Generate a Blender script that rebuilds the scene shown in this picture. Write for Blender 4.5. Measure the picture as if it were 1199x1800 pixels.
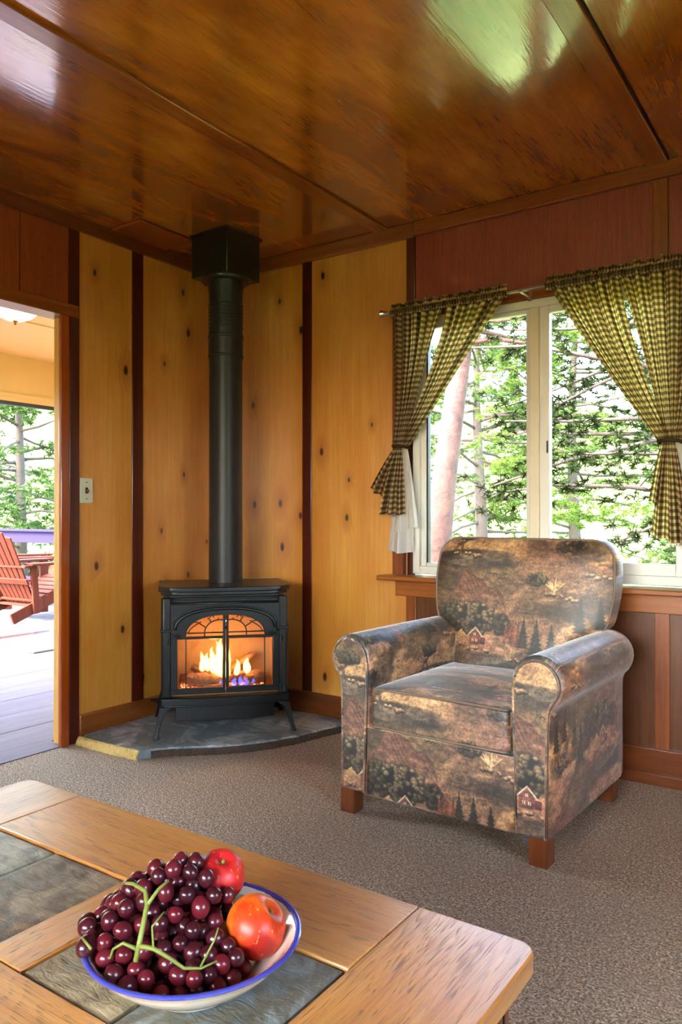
import bpy, bmesh, math, random
import numpy as np
from mathutils import Vector, Matrix
for o in list(bpy.data.objects): bpy.data.objects.remove(o)
SC = bpy.context.scene; COL = SC.collection
R = math.radians; PI = math.pi

# ------------------------------------------------------------------ camera
CAMP = (2.974, -3.136, 1.041); YAW = 34.5; PITCH = 0.19
cam = bpy.data.cameras.new('camera'); camo = bpy.data.objects.new('camera', cam); COL.objects.link(camo)
camo.location = CAMP; camo.rotation_euler = (R(90 + PITCH), 0, R(YAW))
cam.sensor_fit = 'HORIZONTAL'; cam.sensor_width = 24.0; cam.lens = 24.0 * 1344.8 / 1199.0
cam.clip_start = .02; cam.clip_end = 400
SC.camera = camo

# ------------------------------------------------------------------ sky, sun, exposure
w = bpy.data.worlds.new('sky'); SC.world = w; w.use_nodes = True
nt = w.node_tree; nt.nodes.clear()
sky = nt.nodes.new('ShaderNodeTexSky'); sky.sky_type = 'NISHITA'; sky.sun_disc = False
sky.sun_elevation = R(46); sky.sun_rotation = R(200); sky.dust_density = 3.0; sky.air_density = 1.2
bg = nt.nodes.new('ShaderNodeBackground'); bg.inputs['Strength'].default_value = 3.0
wo = nt.nodes.new('ShaderNodeOutputWorld')
nt.links.new(sky.outputs[0], bg.inputs[0]); nt.links.new(bg.outputs[0], wo.inputs[0])
sl = bpy.data.lights.new('sun', 'SUN'); so = bpy.data.objects.new('sun', sl); COL.objects.link(so)
sl.energy = 8.0; sl.angle = R(.6); sl.color = (1, .95, .86)
so.rotation_euler = Vector((-.24, -.60, .76)).to_track_quat('Z', 'Y').to_euler()
vs = SC.view_settings
SC.display_settings.display_device = 'sRGB'
vs.view_transform = 'Standard'; vs.look = 'None'; vs.exposure = 1.28; vs.gamma = 1.0; vs.use_curve_mapping = False
SC.cycles.max_bounces = 10; SC.cycles.diffuse_bounces = 5; SC.cycles.glossy_bounces = 5
SC.cycles.transmission_bounces = 8; SC.cycles.transparent_max_bounces = 16
SC.cycles.use_denoising = True; SC.cycles.sample_clamp_indirect = 8.0
SC.cycles.caustics_reflective = False; SC.cycles.caustics_refractive = False

# ------------------------------------------------------------------ helpers
def srgb(h):
    if isinstance(h, str):
        h = h.lstrip('#'); c = [int(h[i:i+2], 16) / 255 for i in (0, 2, 4)]
    else: c = [v / 255 for v in h]
    return tuple((v / 12.92 if v <= .04045 else ((v + .055) / 1.055) ** 2.4) for v in c) + (1,)

class BM:
    def __init__(s): s.b = bmesh.new(); s.uv = None
    def box(s, x0, x1, y0, y1, z0, z1, mat=None):
        vs_ = [s.b.verts.new((x, y, z)) for x in (x0, x1) for y in (y0, y1) for z in (z0, z1)]
        F = [(0,1,3,2),(4,6,7,5),(0,4,5,1),(2,3,7,6),(0,2,6,4),(1,5,7,3)]
        fs = [s.b.faces.new([vs_[i] for i in f]) for f in F]
        if mat is not None: bmesh.ops.transform(s.b, matrix=mat, verts=vs_)
        return s
    def prism(s, pts, h0, h1, axis='z', mat=None):
        """outline pts (a,b) extruded from h0 to h1 along axis"""
        def P(a, b, h):
            return {'z': (a, b, h), 'y': (a, h, b), 'x': (h, a, b)}[axis]
        A = [s.b.verts.new(P(a, b, h0)) for a, b in pts]; B = [s.b.verts.new(P(a, b, h1)) for a, b in pts]
        n = len(pts)
        s.b.faces.new(A); s.b.faces.new(B[::-1])
        for i in range(n): s.b.faces.new((A[i], A[(i+1) % n], B[(i+1) % n], B[i]))
        if mat is not None: bmesh.ops.transform(s.b, matrix=mat, verts=A + B)
        return s
    def tube(s, pts, rad, seg=8, cap=True):
        pts = [Vector(p) for p in pts]; n = len(pts)
        if not hasattr(rad, '__len__'): rad = [rad] * n
        rings = []; prev = None
        for i, p in enumerate(pts):
            t = (pts[min(i+1, n-1)] - pts[max(i-1, 0)]).normalized()
            if prev is None:
                a = Vector((0, 0, 1)) if abs(t.z) < .9 else Vector((1, 0, 0)); u = t.cross(a).normalized()
            else: u = (prev - t * prev.dot(t)).normalized()
            prev = u; v = t.cross(u)
            rings.append([s.b.verts.new(p + (u * math.cos(2*PI*k/seg) + v * math.sin(2*PI*k/seg)) * rad[i]) for k in range(seg)])
        for i in range(n-1):
            for k in range(seg):
                s.b.faces.new((rings[i][k], rings[i][(k+1) % seg], rings[i+1][(k+1) % seg], rings[i+1][k]))
        if cap: s.b.faces.new(rings[0][::-1]); s.b.faces.new(rings[-1])
        return s
    def lathe(s, prof, c=(0, 0, 0), seg=32, closed=False):
        rings = []
        for r, z in prof:
            if r < 1e-6: rings.append([s.b.verts.new((c[0], c[1], c[2] + z))])
            else: rings.append([s.b.verts.new((c[0] + r*math.cos(2*PI*k/seg), c[1] + r*math.sin(2*PI*k/seg), c[2] + z)) for k in range(seg)])
        for i in range(len(rings) - 1):
            A, B = rings[i], rings[i+1]
            for k in range(seg):
                k2 = (k+1) % seg
                if len(A) == 1 and len(B) == 1: continue
                if len(A) == 1: s.b.faces.new((A[0], B[k2], B[k]))
                elif len(B) == 1: s.b.faces.new((A[k], A[k2], B[0]))
                else: s.b.faces.new((A[k], A[k2], B[k2], B[k]))
        return s
    def grid(s, fn, nu, nv, uvfn=None, closed_u=False):
        V = [[s.b.verts.new(fn(i / (nu), j / (nv))) for j in range(nv+1)] for i in range(nu+1)]
        if uvfn and s.uv is None: s.uv = s.b.loops.layers.uv.new('UVMap')
        for i in range(nu):
            for j in range(nv):
                f = s.b.faces.new((V[i][j], V[i+1][j], V[i+1][j+1], V[i][j+1]))
                if uvfn:
                    for l, (a, b) in zip(f.loops, ((i, j), (i+1, j), (i+1, j+1), (i, j+1))):
                        l[s.uv].uv = uvfn(a / nu, b / nv)
        return s
    def done(s, name, mat=None, parent=None, smooth=False, bevel=0, seg=2, recalc=True, angle=40):
        if recalc: bmesh.ops.recalc_face_normals(s.b, faces=s.b.faces)
        me = bpy.data.meshes.new(name); s.b.to_mesh(me); s.b.free()
        if mat: me.materials.append(mat)
        if smooth or bevel:
            me.polygons.foreach_set('use_smooth', [True] * len(me.polygons))
            if not smooth or smooth == 'auto': me.set_sharp_from_angle(angle=R(angle))
        o = bpy.data.objects.new(name, me); COL.objects.link(o)
        if parent: o.parent = parent
        if bevel:
            m = o.modifiers.new('bevel', 'BEVEL'); m.width = bevel; m.segments = seg; m.limit_method = 'ANGLE'; m.angle_limit = R(35)
            m.harden_normals = False
        return o

def npmesh(name, V, F, mat=None, parent=None, smooth=False):
    """V (n,3), F (m,3|4) numpy"""
    me = bpy.data.meshes.new(name); V = np.asarray(V, 'f4'); F = np.asarray(F, 'i4'); k = F.shape[1]
    me.vertices.add(len(V)); me.vertices.foreach_set('co', V.ravel())
    me.loops.add(F.size); me.loops.foreach_set('vertex_index', F.ravel())
    me.polygons.add(len(F)); me.polygons.foreach_set('loop_start', np.arange(0, F.size, k, dtype='i4'))
    try: me.polygons.foreach_set('loop_total', np.full(len(F), k, 'i4'))
    except Exception: pass
    me.update(calc_edges=True); me.validate()
    if smooth: me.polygons.foreach_set('use_smooth', [True] * len(me.polygons))
    if mat: me.materials.append(mat)
    o = bpy.data.objects.new(name, me); COL.objects.link(o)
    if parent: o.parent = parent
    return o

def empty(name, loc=(0, 0, 0), rz=0):
    o = bpy.data.objects.new(name, None); o.empty_display_size = .05; COL.objects.link(o)
    o.location = loc; o.rotation_euler = (0, 0, rz); return o
def tag(o, label=None, cat=None, group=None, kind=None):
    if label: o['label'] = label
    if cat: o['category'] = cat
    if group: o['group'] = group
    if kind: o['kind'] = kind
    return o
def struct(o): o['kind'] = 'structure'; return o

# ------------------------------------------------------------------ node helpers
class NT:
    def __init__(s, name):
        s.m = bpy.data.materials.new(name); s.m.use_nodes = True; s.t = s.m.node_tree; s.t.nodes.clear()
        s.out = s.n('ShaderNodeOutputMaterial')
    def n(s, typ, **kw):
        x = s.t.nodes.new(typ)
        for k, v in kw.items():
            if k.startswith('i_'): x.inputs[k[2:].replace('_', ' ')].default_value = v
            else: setattr(x, k, v)
        return x
    def l(s, a, b): s.t.links.new(a, b)
    def val(s, sock, v):
        if hasattr(v, 'is_output') or isinstance(v, bpy.types.NodeSocket): s.l(v, sock)
        else: sock.default_value = v
    def math(s, op, a, b=0, c=None, clamp=False):
        x = s.n('ShaderNodeMath', operation=op, use_clamp=clamp); s.val(x.inputs[0], a); s.val(x.inputs[1], b)
        if c is not None: s.val(x.inputs[2], c)
        return x.outputs[0]
    def mix(s, f, a, b, mode='MIX'):
        x = s.n('ShaderNodeMix', data_type='RGBA', blend_type=mode); s.val(x.inputs[0], f)
        s.val(x.inputs[6], a); s.val(x.inputs[7], b); return x.outputs[2]
    def ramp(s, f, stops):
        x = s.n('ShaderNodeValToRGB'); e = x.color_ramp.elements
        while len(e) < len(stops): e.new(.5)
        for k, (p, c) in enumerate(stops): e[k].position = p; e[k].color = c if hasattr(c, '__len__') else (c, c, c, 1)
        s.val(x.inputs[0], f); return x.outputs[0]
    def coord(s, kind='Object'): return s.n('ShaderNodeTexCoord').outputs[kind]
    def map(s, v, scale=(1, 1, 1), loc=(0, 0, 0), rot=(0, 0, 0)):
        x = s.n('ShaderNodeMapping'); x.inputs['Scale'].default_value = scale; x.inputs['Location'].default_value = loc
        x.inputs['Rotation'].default_value = rot; s.l(v, x.inputs[0]); return x.outputs[0]
    def noise(s, v, scale=5, detail=4, rough=.55, dist=0, out='Fac'):
        x = s.n('ShaderNodeTexNoise'); x.inputs['Scale'].default_value = scale; x.inputs['Detail'].default_value = detail
        x.inputs['Roughness'].default_value = rough; x.inputs['Distortion'].default_value = dist; s.l(v, x.inputs['Vector']); return x.outputs[out]
    def bump(s, h, strength=.3, dist=.01, normal=None):
        x = s.n('ShaderNodeBump'); x.inputs['Strength'].default_value = strength; x.inputs['Distance'].default_value = dist
        s.l(h, x.inputs['Height'])
        if normal is not None: s.l(normal, x.inputs['Normal'])
        return x.outputs[0]
    def bsdf(s, color, rough=.5, metal=0, normal=None, spec=.5, coat=0, coatr=.1, sheen=0, coatn=None, **kw):
        b = s.n('ShaderNodeBsdfPrincipled'); s.val(b.inputs['Base Color'], color); s.val(b.inputs['Roughness'], rough)
        b.inputs['Metallic'].default_value = metal; b.inputs['Specular IOR Level'].default_value = spec
        b.inputs['Coat Weight'].default_value = coat; b.inputs['Coat Roughness'].default_value = coatr
        b.inputs['Sheen Weight'].default_value = sheen
        if normal is not None: s.l(normal, b.inputs['Normal'])
        if coatn is not None: s.l(coatn, b.inputs['Coat Normal'])
        for k, v in kw.items(): s.val(b.inputs[k.replace('_', ' ')], v)
        return b
    def end(s, shader): s.l(shader.outputs[0] if hasattr(shader, 'outputs') else shader, s.out.inputs[0]); return s.m

def plain(name, c, rough=.5, metal=0, spec=.5, coat=0, bump=0, bscale=200, **kw):
    t = NT(name); col = srgb(c); co = t.coord()
    n = t.noise(co, bscale, 3); m = t.noise(co, 7, 3)
    cc = t.mix(t.math('MULTIPLY', m, .3), col, tuple(v * .6 for v in col[:3]) + (1,))
    return t.end(t.bsdf(cc, rough, metal, t.bump(n, bump, .002) if bump else None, spec, coat, **kw))

def wood(name, light, dark, axis='z', scale=1.0, rough=.35, coat=.3, coatr=.15, pores=.25, mott=.5, bump=.08, deep=None, rnd=True, wavebump=0, spec=.5):
    """streaky grain running along axis, in object (= metre) coordinates"""
    t = NT(name); co = t.coord()
    sx = {'x': (.05, 1, 1), 'y': (1, .05, 1), 'z': (1, 1, .05)}[axis]
    if rnd:
        oi = t.n('ShaderNodeObjectInfo'); cb = t.n('ShaderNodeCombineXYZ')
        for k in range(3): t.l(t.math('MULTIPLY', oi.outputs['Random'], (7.3, 3.7, 5.1)[k]), cb.inputs[k])
        ad = t.n('ShaderNodeVectorMath', operation='ADD'); t.l(co, ad.inputs[0]); t.l(cb.outputs[0], ad.inputs[1]); co = ad.outputs[0]
    g = t.map(co, tuple(v * 38 * scale for v in sx))
    a = t.noise(g, 1, 5, .6, .6)
    g2 = t.map(co, tuple(v * 260 * scale for v in sx)); b = t.noise(g2, 1, 2, .5)
    sl_ = {'x': (.4, 1, 1), 'y': (1, .4, 1), 'z': (1, 1, .4)}[axis]
    m = t.noise(t.map(co, tuple(v * 3.5 * scale for v in sl_)), 1, 3, .6, 1.0)
    c = t.mix(t.ramp(a, [(.3, 0), (.7, 1)]), srgb(dark), srgb(light))
    c = t.mix(t.math('MULTIPLY', t.ramp(m, [(.35, 1), (.65, 0)]), mott), c, srgb(deep or dark))
    c = t.mix(t.math('MULTIPLY', t.ramp(b, [(.5, 0), (.72, 1)]), pores), c, tuple(v * .35 for v in srgb(dark)[:3]) + (1,))
    h = t.math('ADD', t.math('MULTIPLY', b, .6), t.math('MULTIPLY', a, .6))
    nb = t.bump(h, bump, .004)
    cn = nb
    return t.end(t.bsdf(c, rough, 0, nb, spec, coat, coatr, coatn=cn))

# ------------------------------------------------------------------ materials
def pine_mat(name, light, mid, deep):
    t = NT(name); co = t.coord(); sp = t.n('ShaderNodeSeparateXYZ'); t.l(co, sp.inputs[0])
    u = t.math('ADD', sp.outputs[0], sp.outputs[1]); oi = t.n('ShaderNodeObjectInfo')
    cb = t.n('ShaderNodeCombineXYZ'); t.l(u, cb.inputs[0]); t.l(sp.outputs[2], cb.inputs[1])
    t.l(t.math('MULTIPLY', oi.outputs['Random'], 9.0), cb.inputs[2]); v = cb.outputs[0]
    # knots: sparse voronoi cells
    wv = t.n('ShaderNodeTexVoronoi', voronoi_dimensions='2D'); wv.inputs['Scale'].default_value = 1; wv.inputs['Randomness'].default_value = 1
    kv = t.n('ShaderNodeVectorMath', operation='ADD'); t.l(t.map(v, (6.2, 3.4, 1)), kv.inputs[0]); kc = t.n('ShaderNodeCombineXYZ'); t.l(t.math('MULTIPLY', oi.outputs['Random'], 37.0), kc.inputs[0]); t.l(kc.outputs[0], kv.inputs[1]); t.l(kv.outputs[0], wv.inputs['Vector'])
    sc_ = t.n('ShaderNodeSeparateColor'); t.l(wv.outputs['Color'], sc_.inputs[0])
    d = wv.outputs['Distance']
    keep = t.math('GREATER_THAN', sc_.outputs[0], .70)
    size = t.math('MULTIPLY_ADD', sc_.outputs[1], .06, .045)
    rel = t.math('DIVIDE', d, size)
    kn = t.math('MULTIPLY', t.ramp(rel, [(.55, 1), (1.0, 0)]), keep)
    halo = t.math('MULTIPLY', t.ramp(t.math('DIVIDE', rel, 4.5), [(.1, 1), (1.0, 0)]), keep)
    # grain displaced round the knots
    gv = t.n('ShaderNodeVectorMath', operation='ADD'); t.l(v, gv.inputs[0])
    gc = t.n('ShaderNodeCombineXYZ'); t.l(t.math('MULTIPLY', halo, .03), gc.inputs[0]); t.l(gc.outputs[0], gv.inputs[1])
    a = t.noise(t.map(gv.outputs[0], (55, 1.6, 1)), 1, 4, .6, .5)
    b = t.noise(t.map(gv.outputs[0], (330, 9, 1)), 1, 2, .5)
    m = t.noise(t.map(v, (2.2, .9, 1), (3, 1, 0)), 1, 3, .55, .5)
    # board joints inside a panel
    bd = t.n('ShaderNodeTexVoronoi', voronoi_dimensions='1D', feature='F1'); bd.inputs['Scale'].default_value = 5.2
    t.l(u, bd.inputs['W'])
    c = t.mix(t.ramp(a, [(.3, 0), (.7, 1)]), srgb(mid), srgb(light))
    sb = t.n('ShaderNodeSeparateColor'); t.l(bd.outputs['Color'], sb.inputs[0])
    c = t.mix(t.math('MULTIPLY', sb.outputs[0], .30), c, srgb(deep))
    c = t.mix(t.ramp(m, [(.38, .75), (.62, 0)]), c, srgb(deep))
    c = t.mix(t.math('MULTIPLY', halo, .55), c, srgb((150, 76, 14)))
    c = t.mix(t.math('MULTIPLY', t.ramp(b, [(.5, 0), (.75, 1)]), .22), c, srgb((120, 62, 12)))
    c = t.mix(kn, c, srgb((58, 22, 6)))
    nb = t.bump(t.math('ADD', a, b), .05, .003)
    return t.end(t.bsdf(c, .36, 0, nb, .5, 1.0, .26, coatn=nb, Coat_IOR=1.8))
M_pine = pine_mat('knotty_pine', (222, 166, 74), (206, 142, 50), (190, 114, 30))

def ply_ceiling():
    t = NT('varnished_plywood'); co = t.coord(); oi = t.n('ShaderNodeObjectInfo')
    cb = t.n('ShaderNodeCombineXYZ'); t.l(t.math('MULTIPLY', oi.outputs['Random'], 9.0), cb.inputs[2])
    ad = t.n('ShaderNodeVectorMath', operation='ADD'); t.l(co, ad.inputs[0]); t.l(cb.outputs[0], ad.inputs[1]); v = ad.outputs[0]
    a = t.noise(t.map(v, (4.5, 1.5, 1)), 1, 4, .55, .5)
    b = t.noise(t.map(v, (150, 8, 1)), 1, 3, .6)
    s_ = t.noise(t.map(v, (70, 3.5, 1)), 1, 3, .65); kk = t.noise(t.map(v, (12, 3, 1)), 1, 3, .5, .3)
    c = t.ramp(a, [(.25, srgb((116, 64, 8))), (.5, srgb((180, 104, 14))), (.75, srgb((218, 146, 30)))])
    c = t.mix(t.math('MULTIPLY', t.ramp(kk, [(.4, 0), (.75, 1)]), .35), c, srgb((96, 44, 6)))
    c = t.mix(t.math('MULTIPLY', t.ramp(b, [(.5, 0), (.75, 1)]), .35), c, srgb((70, 30, 4)))
    nb = t.bump(t.math('ADD', t.math('MULTIPLY', s_, .8), t.math('MULTIPLY', b, .7)), .16, .002)
    return t.end(t.bsdf(c, .22, 0, nb, .7, 1.0, .05, coatn=nb, Coat_IOR=2.1))
M_ceil = ply_ceiling()
M_batten = wood('batten_wood', (170, 100, 26), (128, 66, 14), 'y', 1, .3, .8, .10)
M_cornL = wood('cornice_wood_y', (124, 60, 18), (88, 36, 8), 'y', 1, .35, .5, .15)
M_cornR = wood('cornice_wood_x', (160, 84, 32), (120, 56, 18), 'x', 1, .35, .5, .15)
M_trimx = wood('trim_wood_x', (172, 100, 36), (132, 66, 20), 'x', 1, .35, .4, .15)
M_trimy = wood('trim_wood_y', (160, 92, 32), (122, 60, 16), 'y', 1, .35, .4, .15)
M_trimz = wood('trim_wood_z', (150, 80, 26), (112, 52, 14), 'z', 1, .35, .4, .15)
M_strip = wood('dark_strip_wood', (88, 26, 8), (62, 16, 4), 'z', 1, .32, .5, .15)
M_orange = wood('orange_jamb_wood', (176, 84, 18), (140, 54, 8), 'z', 1, .25, .7, .1)
M_yellow = wood('yellow_jamb_wood', (226, 176, 80), (206, 150, 56), 'z', 1, .4, .2, .2)
M_redply = wood('red_brown_plywood', (156, 74, 54), (126, 52, 40), 'z', 2.2, .42, .25, .25, pores=.5, mott=.35, bump=.3)
M_doorply = wood('door_head_plywood', (160, 78, 30), (126, 54, 18), 'z', 2, .38, .3, .2, pores=.4, bump=.15)
M_wains = wood('wainscot_plywood', (112, 62, 18), (78, 38, 10), 'z', 1.5, .36, .35, .2, pores=.3)
M_basew = wood('baseboard_wood_x', (128, 66, 22), (88, 40, 12), 'x', 1, .3, .5, .15)
M_basewy = wood('baseboard_wood_y', (150, 82, 26), (112, 54, 14), 'y', 1, .3, .5, .15)
M_white = plain('white_vinyl', (228, 230, 222), .35)
M_cream = plain('cream_vinyl', (222, 214, 190), .35)
M_black = plain('black_iron', (24, 25, 27), .42, .3, bump=.1)
M_gasket = plain('dark_rubber', (24, 28, 38), .5)
M_chrome = plain('chrome', (215, 215, 212), .18, 1.0)
M_wallpaint = plain('plaster_warm', (206, 168, 112), .6)
M_roomwall = wood('room_wall_wood', (196, 132, 52), (164, 100, 30), 'z', 1, .45, .2, .25)

def glass_mat(name='window_glass', tint=(1, 1, 1, 1), refl=.08):
    t = NT(name); tr = t.n('ShaderNodeBsdfTransparent'); tr.inputs[0].default_value = tint
    g = t.n('ShaderNodeBsdfGlossy'); g.inputs['Roughness'].default_value = .02
    fr = t.n('ShaderNodeFresnel'); fr.inputs[0].default_value = 1.45
    mx = t.n('ShaderNodeMixShader'); t.l(fr.outputs[0], mx.inputs[0]); t.l(tr.outputs[0], mx.inputs[1]); t.l(g.outputs[0], mx.inputs[2])
    return t.end(mx)
M_glass = glass_mat()

def carpet_mat():
    t = NT('beige_carpet'); co = t.coord()
    a = t.noise(co, 150, 3, .75); b = t.noise(co, 60, 3, .6); m = t.noise(co, 3.5, 4, .6)
    vo = t.n('ShaderNodeTexVoronoi'); vo.inputs['Scale'].default_value = 170; t.l(co, vo.inputs['Vector'])
    c = t.ramp(a, [(.36, srgb((84, 64, 46))), (.5, srgb((206, 172, 130))), (.62, srgb((255, 244, 222)))])
    c = t.mix(t.math('MULTIPLY', t.ramp(b, [(.4, 1), (.6, 0)]), .35), c, srgb((96, 78, 64)))
    c = t.mix(t.math('MULTIPLY', t.ramp(m, [(.4, 0), (.6, 1)]), .25), c, srgb((182, 158, 132)))
    h = t.math('ADD', t.math('ADD', a, b), t.math('MULTIPLY', vo.outputs['Distance'], .8))
    return t.end(t.bsdf(c, .95, 0, t.bump(h, 1.0, .014), .15, sheen=.2))
M_carpet = carpet_mat()

def floor_mat():
    return wood('washed_floor_plank', (116, 102, 108), (92, 78, 84), 'y', .8, .7, .0, .3, spec=.3, pores=.25, mott=.4)
M_sunfloor = floor_mat()
M_deck = wood('weathered_deck', (92, 90, 96), (66, 64, 70), 'x', .8, .9, .0, .3, pores=.4, spec=.1)
M_rail = plain('dark_violet_stain', (34, 28, 58), .9, 0, .1)
M_cedar = wood('cedar', (84, 34, 16), (58, 20, 9), 'z', 1, .8, .0, .3, spec=.15)
M_rubber = plain('mat_grey', (112, 104, 96), .9, bump=.5)

# ------------------------------------------------------------------ the room shell
H = 2.4
RX, RY = 5.3, -5.9           # far sides of the room, behind the camera
# floor
f = struct(BM().box(0, RX, RY, 0, -.1, 0).done('floor', M_carpet))
# carpet edge strip at the doorway
# ceiling : substrate + plywood panels + battens
ceil = struct(BM().box(-.15, RX + .15, RY - .15, .15, H + .012, H + .12).done('ceiling', M_ceil))
xb = [-.0, 1.06, 2.36, 3.6, 4.84, RX]
for i in range(len(xb) - 1):
    BM().box(xb[i] + .001, xb[i+1] - .004, RY + .01, -.0, H, H + .012).done('panel', M_ceil, ceil)
for x0, x1 in ((1.035, 1.105), (2.275, 2.352), (3.56, 3.63), (4.80, 4.87)):
    BM().box(x0, x1, RY, -.02, H - .014, H - .001).done('batten', M_batten, ceil, bevel=.003)
BM().box(2.352, 2.357, RY, -.02, H - .004, H + .001).done('joint', M_black, ceil)
BM().box(1.028, 1.034, RY, -.02, H - .004, H + .001).done('joint', M_black, ceil)

# left wall (x = 0)
wl = struct(BM().box(-.115, -.012, -.972, .12, 0, H).box(-.115, -.012, -2.03, -.972, 1.945, H).box(-.12, -.012, RY, -2.03, 0, H).done('wall_left', M_roomwall))
for y0, y1 in ((-.934, -.622), (-.557, -.0)):
    BM().box(-.011, 0, y0, y1, .0, H).done('panel', M_pine, wl, bevel=.002)
BM().box(-.011, .006, -.624, -.555, .0, H - .06).done('strip', M_strip, wl, bevel=.003)
BM().box(-.011, .010, -.985, -.932, .0, H - .06).done('strip', M_strip, wl, bevel=.003)
for y0, y1 in ((-1.225, -.986), (-1.62, -1.229), (-2.1, -1.624)):
    BM().box(-.011, 0, y0, y1, 1.985, H).done('panel', M_doorply, wl)
BM().box(-.011, .0, RY, -2.10, 0, H).done('panel', M_pine, wl)
# back wall (y = 0), window opening 1.181..2.50 x .757..2.01
wb = struct(BM().box(-.12, 1.185, .012, .14, 0, H).box(2.49, RX, .012, .14, 0, H).box(1.185, 2.49, .012, .14, 0, .752)
            .box(1.185, 2.49, .012, .14, 1.958, H).done('wall_back', M_roomwall))
for x0, x1 in ((0, .582), (.637, 1.194)):
    BM().box(x0, x1, 0, .011, 0, H).done('panel', M_pine, wb, bevel=.002)
BM().box(.580, .639, -.006, .011, .0, H - .06).done('strip', M_strip, wb, bevel=.003)
BM().box(1.194, 1.240, -.006, .011, 1.995, H - .06).done('strip', M_strip, wb, bevel=.003)
BM().box(1.242, 2.291, 0, .011, 2.0, H).done('panel', M_redply, wb)
BM().box(2.289, 2.347, -.006, .011, 2.0, H - .06).done('strip', M_trimz, wb, bevel=.003)
BM().box(2.351, 3.6, 0, .011, 1.99, H).done('panel', M_redply, wb)
# wainscot below window
for x0, x1 in ((1.248, 2.297), (2.351, 3.45)):
    BM().box(x0, x1, 0, .011, 0, .70).done('panel', M_wains, wb)
for x0, x1 in ((1.194, 1.248), (2.297, 2.351)):
    BM().box(x0, x1, -.010, .011, .1, .662).done('stile', M_trimz, wb, bevel=.002)
BM().box(3.45, RX, 0, .011, 0, H).done('panel', M_pine, wb)
BM().box(2.50, 3.45, 0, .011, .70, 1.99).done('panel', M_pine, wb)
# right wall and rear wall behind the camera, with window openings added for fill daylight
wr = struct(BM().box(RX, RX + .12, RY, -3.6, 0, H).box(RX, RX + .12, -2.1, .14, 0, H).box(RX, RX + .12, -3.6, -2.1, 0, .9)
            .box(RX, RX + .12, -3.6, -2.1, 2.1, H).done('wall_right', M_roomwall))
wf = struct(BM().box(-.12, 1.4, RY - .12, RY, 0, H).box(4.2, RX + .12, RY - .12, RY, 0, H).box(1.4, 4.2, RY - .12, RY, 0, 1.0)
            .box(1.4, 4.2, RY - .12, RY, 2.1, H).done('wall_front', M_roomwall))
# cornices and baseboards
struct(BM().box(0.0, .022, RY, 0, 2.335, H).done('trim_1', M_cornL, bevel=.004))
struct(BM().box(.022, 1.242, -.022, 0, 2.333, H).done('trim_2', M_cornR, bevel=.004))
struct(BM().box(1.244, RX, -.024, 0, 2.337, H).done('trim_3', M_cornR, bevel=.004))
struct(BM().box(0.0, .018, -.932, 0, 0, .124).done('baseboard_left', M_basewy, bevel=.004))
struct(BM().box(.018, 3.6, -.018, 0, 0, .138).box(1.2, 3.6, -.032, -.018, 0, .045).done('baseboard_back', M_basew, bevel=.004))
# door casing : head board, jambs, edge boards
dr = struct(BM().box(-.10, .014, -2.03, -.938, 1.935, 1.992).done('door_1', M_trimy, bevel=.003))
BM().box(-.010, .012, -1.030, -.986, 0, 1.935).done('jamb', M_orange, dr, bevel=.004)
BM().box(-.080, -.018, -1.004, -.972, 0, 1.935).done('edge_board', M_yellow, dr, bevel=.002)
BM().box(-.0175, -.0105, -1.016, -.988, 0, 1.935).done('gap_strip', M_black, dr)
BM().box(-.10, .012, -2.05, -2.03, 0, 1.935).done('jamb', M_orange, dr, bevel=.002)
struct(BM().box(-.125, .0, -2.03, -.99, -.06, .003).done('trim_4', M_sunfloor, bevel=.003))

# access hatch on the ceiling
hp = BM().box(.024, .225, -.765, -.425, H - .012, H - .001).done('ceiling_hatch', plain('hatch_wood', (150, 78, 28), .45), bevel=.003)
tag(hp, 'small square wooden cover panel on the ceiling above the left wall', 'panel')

# ------------------------------------------------------------------ window 1
win = struct(empty('window_1', (0, 0, 0)))
X0, X1, Z0, Z1 = 1.227, 2.446, .766, 1.954
fb = BM()
fb.box(X0, X0+.036, -.004, .07, Z0, Z1).box(X1-.036, X1, -.004, .07, Z0, Z1).box(X0+.036, X1-.036, -.004, .07, Z0, Z0+.036).box(X0+.036, X1-.036, -.004, .07, Z1-.034, Z1)
fb.done('window_frame', M_white, win, bevel=.003)
BM().box(1.792, 1.834, -.002, .06, Z0+.036, Z1-.034).done('mullion', M_cream, win, bevel=.003)
s1 = BM().box(X0+.036, X0+.062, .014, .05, Z0+.036, Z1-.034).box(1.770, 1.792, .02, .05, Z0+.036, Z1-.034).box(X0+.062, 1.770, .02, .05, Z0+.036, Z0+.052).box(X0+.062, 1.770, .02, .05, Z1-.05, Z1-.034)
s1.done('sash', M_white, win, bevel=.002)
BM().box(X0+.062, X0+.070, .018, .044, Z0+.052, Z1-.05).done('gasket', M_gasket, win)
s2 = BM().box(1.834, 1.876, .006, .04, Z0+.036, Z1-.034).box(X1-.076, X1-.036, .006, .04, Z0+.036, Z1-.034).box(1.876, X1-.076, .006, .04, Z0+.036, Z0+.082).box(1.876, X1-.076, .006, .04, Z1-.062, Z1-.034)
s2.done('sash', M_white, win, bevel=.003)
BM().box(1.866, 1.872, -.001, .006, 1.30, 1.35).done('latch', M_gasket, win)
for a, b, y in ((X0+.062, 1.770, .035), (1.876, X1-.076, .022)):
    BM().box(a, b, y, y + .004, Z0+.05, Z1-.04).done('window_pane', M_glass, win)
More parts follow.
